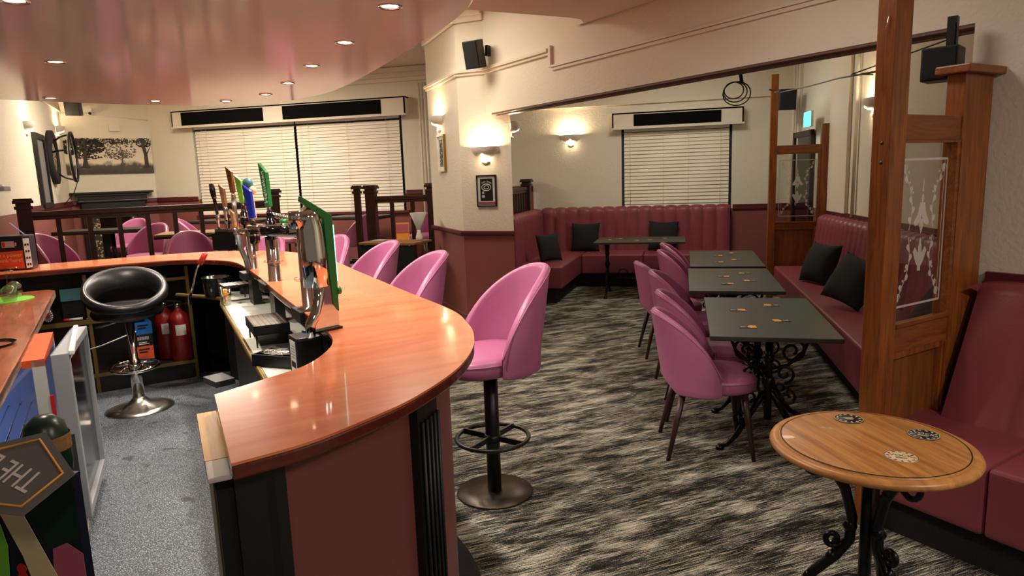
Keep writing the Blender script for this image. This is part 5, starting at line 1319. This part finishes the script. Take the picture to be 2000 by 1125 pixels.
# dartboard with surround and light ring
t = thing('dartboard', 'dartboard with black surround and stand-off light ring on the left wall', 'dartboard', WL.pt(7.34, 0, 2.12), WL.rz)
def ringm(r0, r1, y0, y1, n=48):
    mb = MB(); mb.T = Matrix.Rotation(PI/2, 4, 'X'); mb.lathe([(r0, -y0), (r1, -y0), (r1, -y1), (r0, -y1), (r0, -y0)], (0, 0, 0), n); return mb
ringm(.225, .39, -.06, -.002).build('surround', 'blackfabric', t)
MBd = MB(); MBd.T = Matrix.Rotation(PI/2, 4, 'X'); MBd.lathe([(0, .002), (.225, .002), (.225, .04), (0, .04)], (0, 0, 0), 40); MBd.build('board_face', 'cream', t)
for k in range(10):
    a = k*PI/5; mb = MB(); mb.add([(0, -.0405, 0), (.17*math.cos(a), -.0405, .17*math.sin(a)), (.17*math.cos(a+PI/10), -.0405, .17*math.sin(a+PI/10))], [(0, 1, 2)]); mb.build('black_sector', 'black', t)
ringm(.34, .37, -.30, -.27).build('light_ring', 'black', t)
for a in (rad(75), rad(-75), rad(165)):
    mb = MB(); mb.tube([(.25*math.cos(a), -.06, .25*math.sin(a)), (.31*math.cos(a), -.14, .31*math.sin(a)), (.355*math.cos(a), -.28, .355*math.sin(a))], .014, 6); mb.build('strut', 'black', t)
ringm(.345, .365, -.265, -.26).build('led_strip', 'white', t)
pipe('thin black cable dangling under the dartboard', [WL.pt(7.45, -.28, 1.76), WL.pt(7.6, -.2, 1.6), WL.pt(7.75, -.1, 1.50), WL.pt(7.8, -.03, 1.42)], .006, 'black', 'lamp_cable', 'cable', 'loose cables')
# misty tree canvas
t = thing('tree_canvas', 'wide sepia canvas print of misty park trees above the fireplace', 'picture', WF.pt(.70, -.035, 1.895), WF.rz)
MB().bbox(-.665, .665, 0, .03, 0, .60).build('canvas', 'mistprint', t)
def blob(cx, cz, rx, rz_, y, mat, k, seed, dens=.011):
    rnd = random.Random(seed); mb = MB()
    for i in range(k):
        a = rnd.uniform(0, 2*PI); r_ = rnd.uniform(0, 1)**.5; x = cx+rx*r_*math.cos(a); z = cz+rz_*r_*math.sin(a)
        if not (-.655 < x < .655 and .015 < z < .59): continue
        s_ = rnd.uniform(.6, 1.6)*dens; n = 6; mb.add([(x+s_*math.cos(q*2*PI/n+a)*rnd.uniform(.7, 1.3), y, z+s_*.8*math.sin(q*2*PI/n+a)*rnd.uniform(.7, 1.3)) for q in range(n)], [tuple(range(n))])
    return mb
def trunk(pts, y, mb):
    for (x0, z0, w0), (x1, z1, w1) in zip(pts[:-1], pts[1:]):
        mb.add([(x0-w0, y, z0), (x0+w0, y, z0), (x1+w1, y, z1), (x1-w1, y, z1)], [(0, 1, 2, 3)])
mb = blob(-.38, .45, .34, .14, -.0012, 'treeink', 700, 1, .014); mb.add(*(lambda m_: (m_.v, m_.f))(blob(-.30, .28, .20, .035, -.0012, '', 90, 5)))
for pts in ([(-.36, .10, .075), (-.355, .14, .045), (-.35, .22, .028), (-.345, .32, .026), (-.35, .42, .026)], [(-.345, .38, .024), (-.40, .48, .018), (-.44, .58, .012)], [(-.345, .38, .02), (-.28, .46, .014), (-.22, .52, .008)], [(-.35, .40, .018), (-.34, .50, .012), (-.33, .59, .01)], [(-.26, .45, .010), (-.10, .46, .006), (.03, .42, .004)]): trunk(pts, -.0014, mb)
mb.add(*(lambda m_: (m_.v, m_.f))(blob(-.05, .545, .60, .045, -.0012, '', 260, 8, .012)))
mb.build('near_tree_print', 'treeink', t)
mb = blob(.18, .40, .24, .17, -.0010, '', 230, 2, .010); mb.add(*(lambda m_: (m_.v, m_.f))(blob(.16, .30, .26, .05, -.001, '', 110, 3, .009)))
for pts in ([(.19, .16, .03), (.195, .19, .013), (.20, .3, .011), (.19, .45, .009)],): trunk(pts, -.0011, mb)
mb.build('middle_tree_print', 'treeink2', t)
mb = blob(.55, .52, .12, .08, -.0012, '', 130, 4)
for pts in ([(.56, .09, .06), (.565, .13, .034), (.565, .3, .028), (.545, .45, .028), (.535, .59, .034)], [(.57, .30, .012), (.62, .40, .008), (.65, .45, .004)]): trunk(pts, -.0014, mb)
mb.build('right_tree_print', 'treeink', t)
# fireplace
t = thing('fireplace', 'black wooden fireplace surround with stepped mantel and pebbled cheeks', 'fireplace', WF.pt(.68, -.004, PZ), WF.rz)
mb = MB()
for (w, d, z0, z1) in ((.62, .17, 1.21, 1.245), (.55, .14, 1.17, 1.21), (.51, .12, 1.10, 1.17), (.525, .13, 1.07, 1.10), (.48, .10, .92, 1.07)): mb.bbox(-w, w, -d, 0, z0, z1)
mb.build('mantel', 'blackmetal', t, bevel=.006)
for s_ in (-1, 1):
    mb = MB(); mb.bbox(s_*.34, s_*.48, -.09, 0, 0, .92); mb.bbox(s_*.37, s_*.45, -.10, -.09, .66, .86); mb.bbox(s_*.37, s_*.45, -.10, -.09, .12, .60); mb.build('leg', 'blackmetal', t, bevel=.004)
    mb = MB(); mb.bbox(s_*.235, s_*.34, -.04, 0, 0, .80); mb.build('pebbled_cheek', 'pebble', t)
MB().bbox(-.34, .34, -.05, 0, .80, .92).build('header', 'black', t); MB().bbox(-.235, .235, -.01, 0, 0, .80).build('firebox', 'blackgloss', t)
# socket on pillar
t = thing('wall_socket', 'chrome double socket low on the front of the pillar', 'socket', WP.pt(.235, 0, .30), WP.rz)
MB().bbox(-.073, .073, -.010, -.001, -.043, .043).build('plate', 'dullchrome', t, bevel=.002); mb = MB(); mb.bbox(-.055, -.015, -.013, -.0101, -.02, .01); mb.bbox(.015, .055, -.013, -.0101, -.02, .01); mb.build('sockets', 'black', t)
t = thing('wall_socket', 'cream double socket low on the rose wall of the raised room', 'socket', WL.pt(7.4, 0, .95), WL.rz)
MB().bbox(-.073, .073, -.012, -.001, -.06, .06).build('plate', 'cream', t, bevel=.002)

# ------------------------------------------------------------------ railings of the raised room
def newel(parent, x, y, z0, z1, rz=0, s=.125):
    mb = MB(); mb.box((x, y, (z0+z1)/2), (s, s, z1-z0), rz); o = mb.build('newel_post', 'darkwood', parent, bevel=.004)
    mb = MB(); mb.box((x, y, z1-.045), (s+.03, s+.03, .03), rz); mb.box((x, y, z1+.012), (s+.05, s+.05, .03), rz); mb.box((x, y, z1+.035), (s+.03, s+.03, .02), rz); mb.build('cap', 'darkwood', o, bevel=.004)
    return o
def railing(label, p0, p1, z0, zr, nb, newels, rw=.07, bw=.045):
    t = thing('railing', label, 'railing', (p0[0], p0[1], 0), math.atan2(p1[1]-p0[1], p1[0]-p0[0]), 'dark wooden railings')
    L = math.hypot(p1[0]-p0[0], p1[1]-p0[1])
    mb = MB(); mb.bbox(0, L, -rw/2, rw/2, zr-.05, zr); mb.bbox(0, L, -rw/2+.012, rw/2-.012, zr-.085, zr-.05); mb.build('handrail', 'darkwoodx', t, bevel=.005)
    MB().bbox(0, L, -rw/2+.01, rw/2-.01, z0+.04, z0+.10).build('bottom_rail', 'darkwoodx', t)
    for k in range(nb):
        x = L*(k+1)/(nb+1); MB().bbox(x-bw/2, x+bw/2, -bw/2, bw/2, z0+.10, zr-.085).build('baluster', 'darkwood', t)
    for x in newels: newel(t, x*L, 0, z0-.34 if z0 > .1 else .002, 1.52)
    return t
railing('long dark railing on the left, in front of the fireplace', (-6.36, 5.42), (-4.78, 7.28), PZ, 1.43, 8, (0, 1))
railing('short dark railing beside the pillar, between two newel posts', (-3.93, 8.18), (-3.12, 8.28), PZ, 1.42, 2, (0, 1))
tt = thing('newel_pair_post', 'dark newel post standing just left of the short railing', 'post', (-4.15, 8.23, 0))
newel(tt, 0, 0, .002, 1.52, s=.07)
railing('dark railing between the raised room and the corner banquette', (-2.32, 8.3), (-2.32, 10.25), PZ, 1.45, 12, (0, .97), bw=.035)

# tables of the raised room
def plain_table(label, x0, x1, y0, y1, rz=0, col='tanwood'):
    t = thing('dining_table', label, 'table', ((x0+x1)/2, (y0+y1)/2, PZ), rz, 'tables in the raised room'); w, d = x1-x0, y1-y0
    MB().bbox(-w/2, w/2, -d/2, d/2, .715, .74).build('tabletop', col, t, bevel=.003); MB().bbox(-w/2, w/2, -d/2, d/2, .69, .7149).build('edge', 'black', t)
    MB().tube([(0, 0, .03), (0, 0, .69)], .03, 12).build('column', 'castiron', t)
    mb = MB(); mb.box((0, 0, .02), (w*.7, .06, .04), rad(35)); mb.box((0, 0, .02), (w*.7, .06, .04), rad(-35)); mb.build('foot', 'castiron', t)
    return t
plain_table('pale topped table in the raised room right behind the long railing', -6.10, -5.15, 6.75, 7.35, rad(30))
plain_table('dark topped table in the raised room in front of the fireplace', -8.3, -7.0, 7.5, 8.05, rad(20), 'tabletop')
plain_table('dark topped table below the left end of the wide blinds', -7.6, -6.3, 9.2, 9.8, 0, 'tabletop')
plain_table('dark topped table behind the tallest beer tower, left of the double newel', -5.35, -4.45, 9.45, 10.1, 0, 'tabletop')
# draped side table with leaflet and white cone lamp
t = thing('side_table', 'low table with hanging black cloth beside the pillar', 'table', (-3.36, 7.62, 0), rad(-8))
MB().bbox(-.38, .38, -.25, .18, .87, .895).build('tabletop', 'tanwood', t, bevel=.004)
mb = MB(); mb.grid(lambda u, v: (-.36+.72*u, -.235+.015*math.sin(u*70)*(1-v), .01+.85*v), 60, 3); mb.build('cloth', 'blackfabric', t)
for x in (-.35, .35): MB().tube([(x, .15, 0), (x, .15, .87)], .014, 8).build('leg', 'castiron', t)
t = thing('orange_leaflet', 'orange and pink card standing upright on the side table by the pillar', 'card', (-3.32, 7.72, .896), rad(12))
MB().box((0, 0, .105), (.16, .006, .21), 0, rad(-8)).build('card', 'amber', t); MB().box((0.0, -.006, .14), (.15, .003, .10), 0, rad(-8)).build('pink_print', 'pinkboard', t); MB().box((-.01, -.0045, .08), (.03, .003, .09), 0, rad(-8)).build('dark_figure', 'darkgrey', t)
t = thing('cone_lamp', 'white cone shaped lamp on the side table, touching the pillar', 'lamp', (-3.06, 7.60, .896), 0)
MB().lathe([(0, 0), (.045, 0), (.04, .05), (.02, .10), (.018, .14), (.0, .14)], (0, 0, 0), 24).build('base', 'white', t)
MB().lathe([(.02, 0), (.10, .20), (.096, .202), (.015, .0)], (0, 0, .13), 32).build('shade', 'whitegrey', t)
simple('glass_tray', MB().bbox(-3.68, -3.52, 7.56, 7.70, .896, .905), 'whitegrey', 'small pale tray at the left end of the side table by the pillar', 'tray')
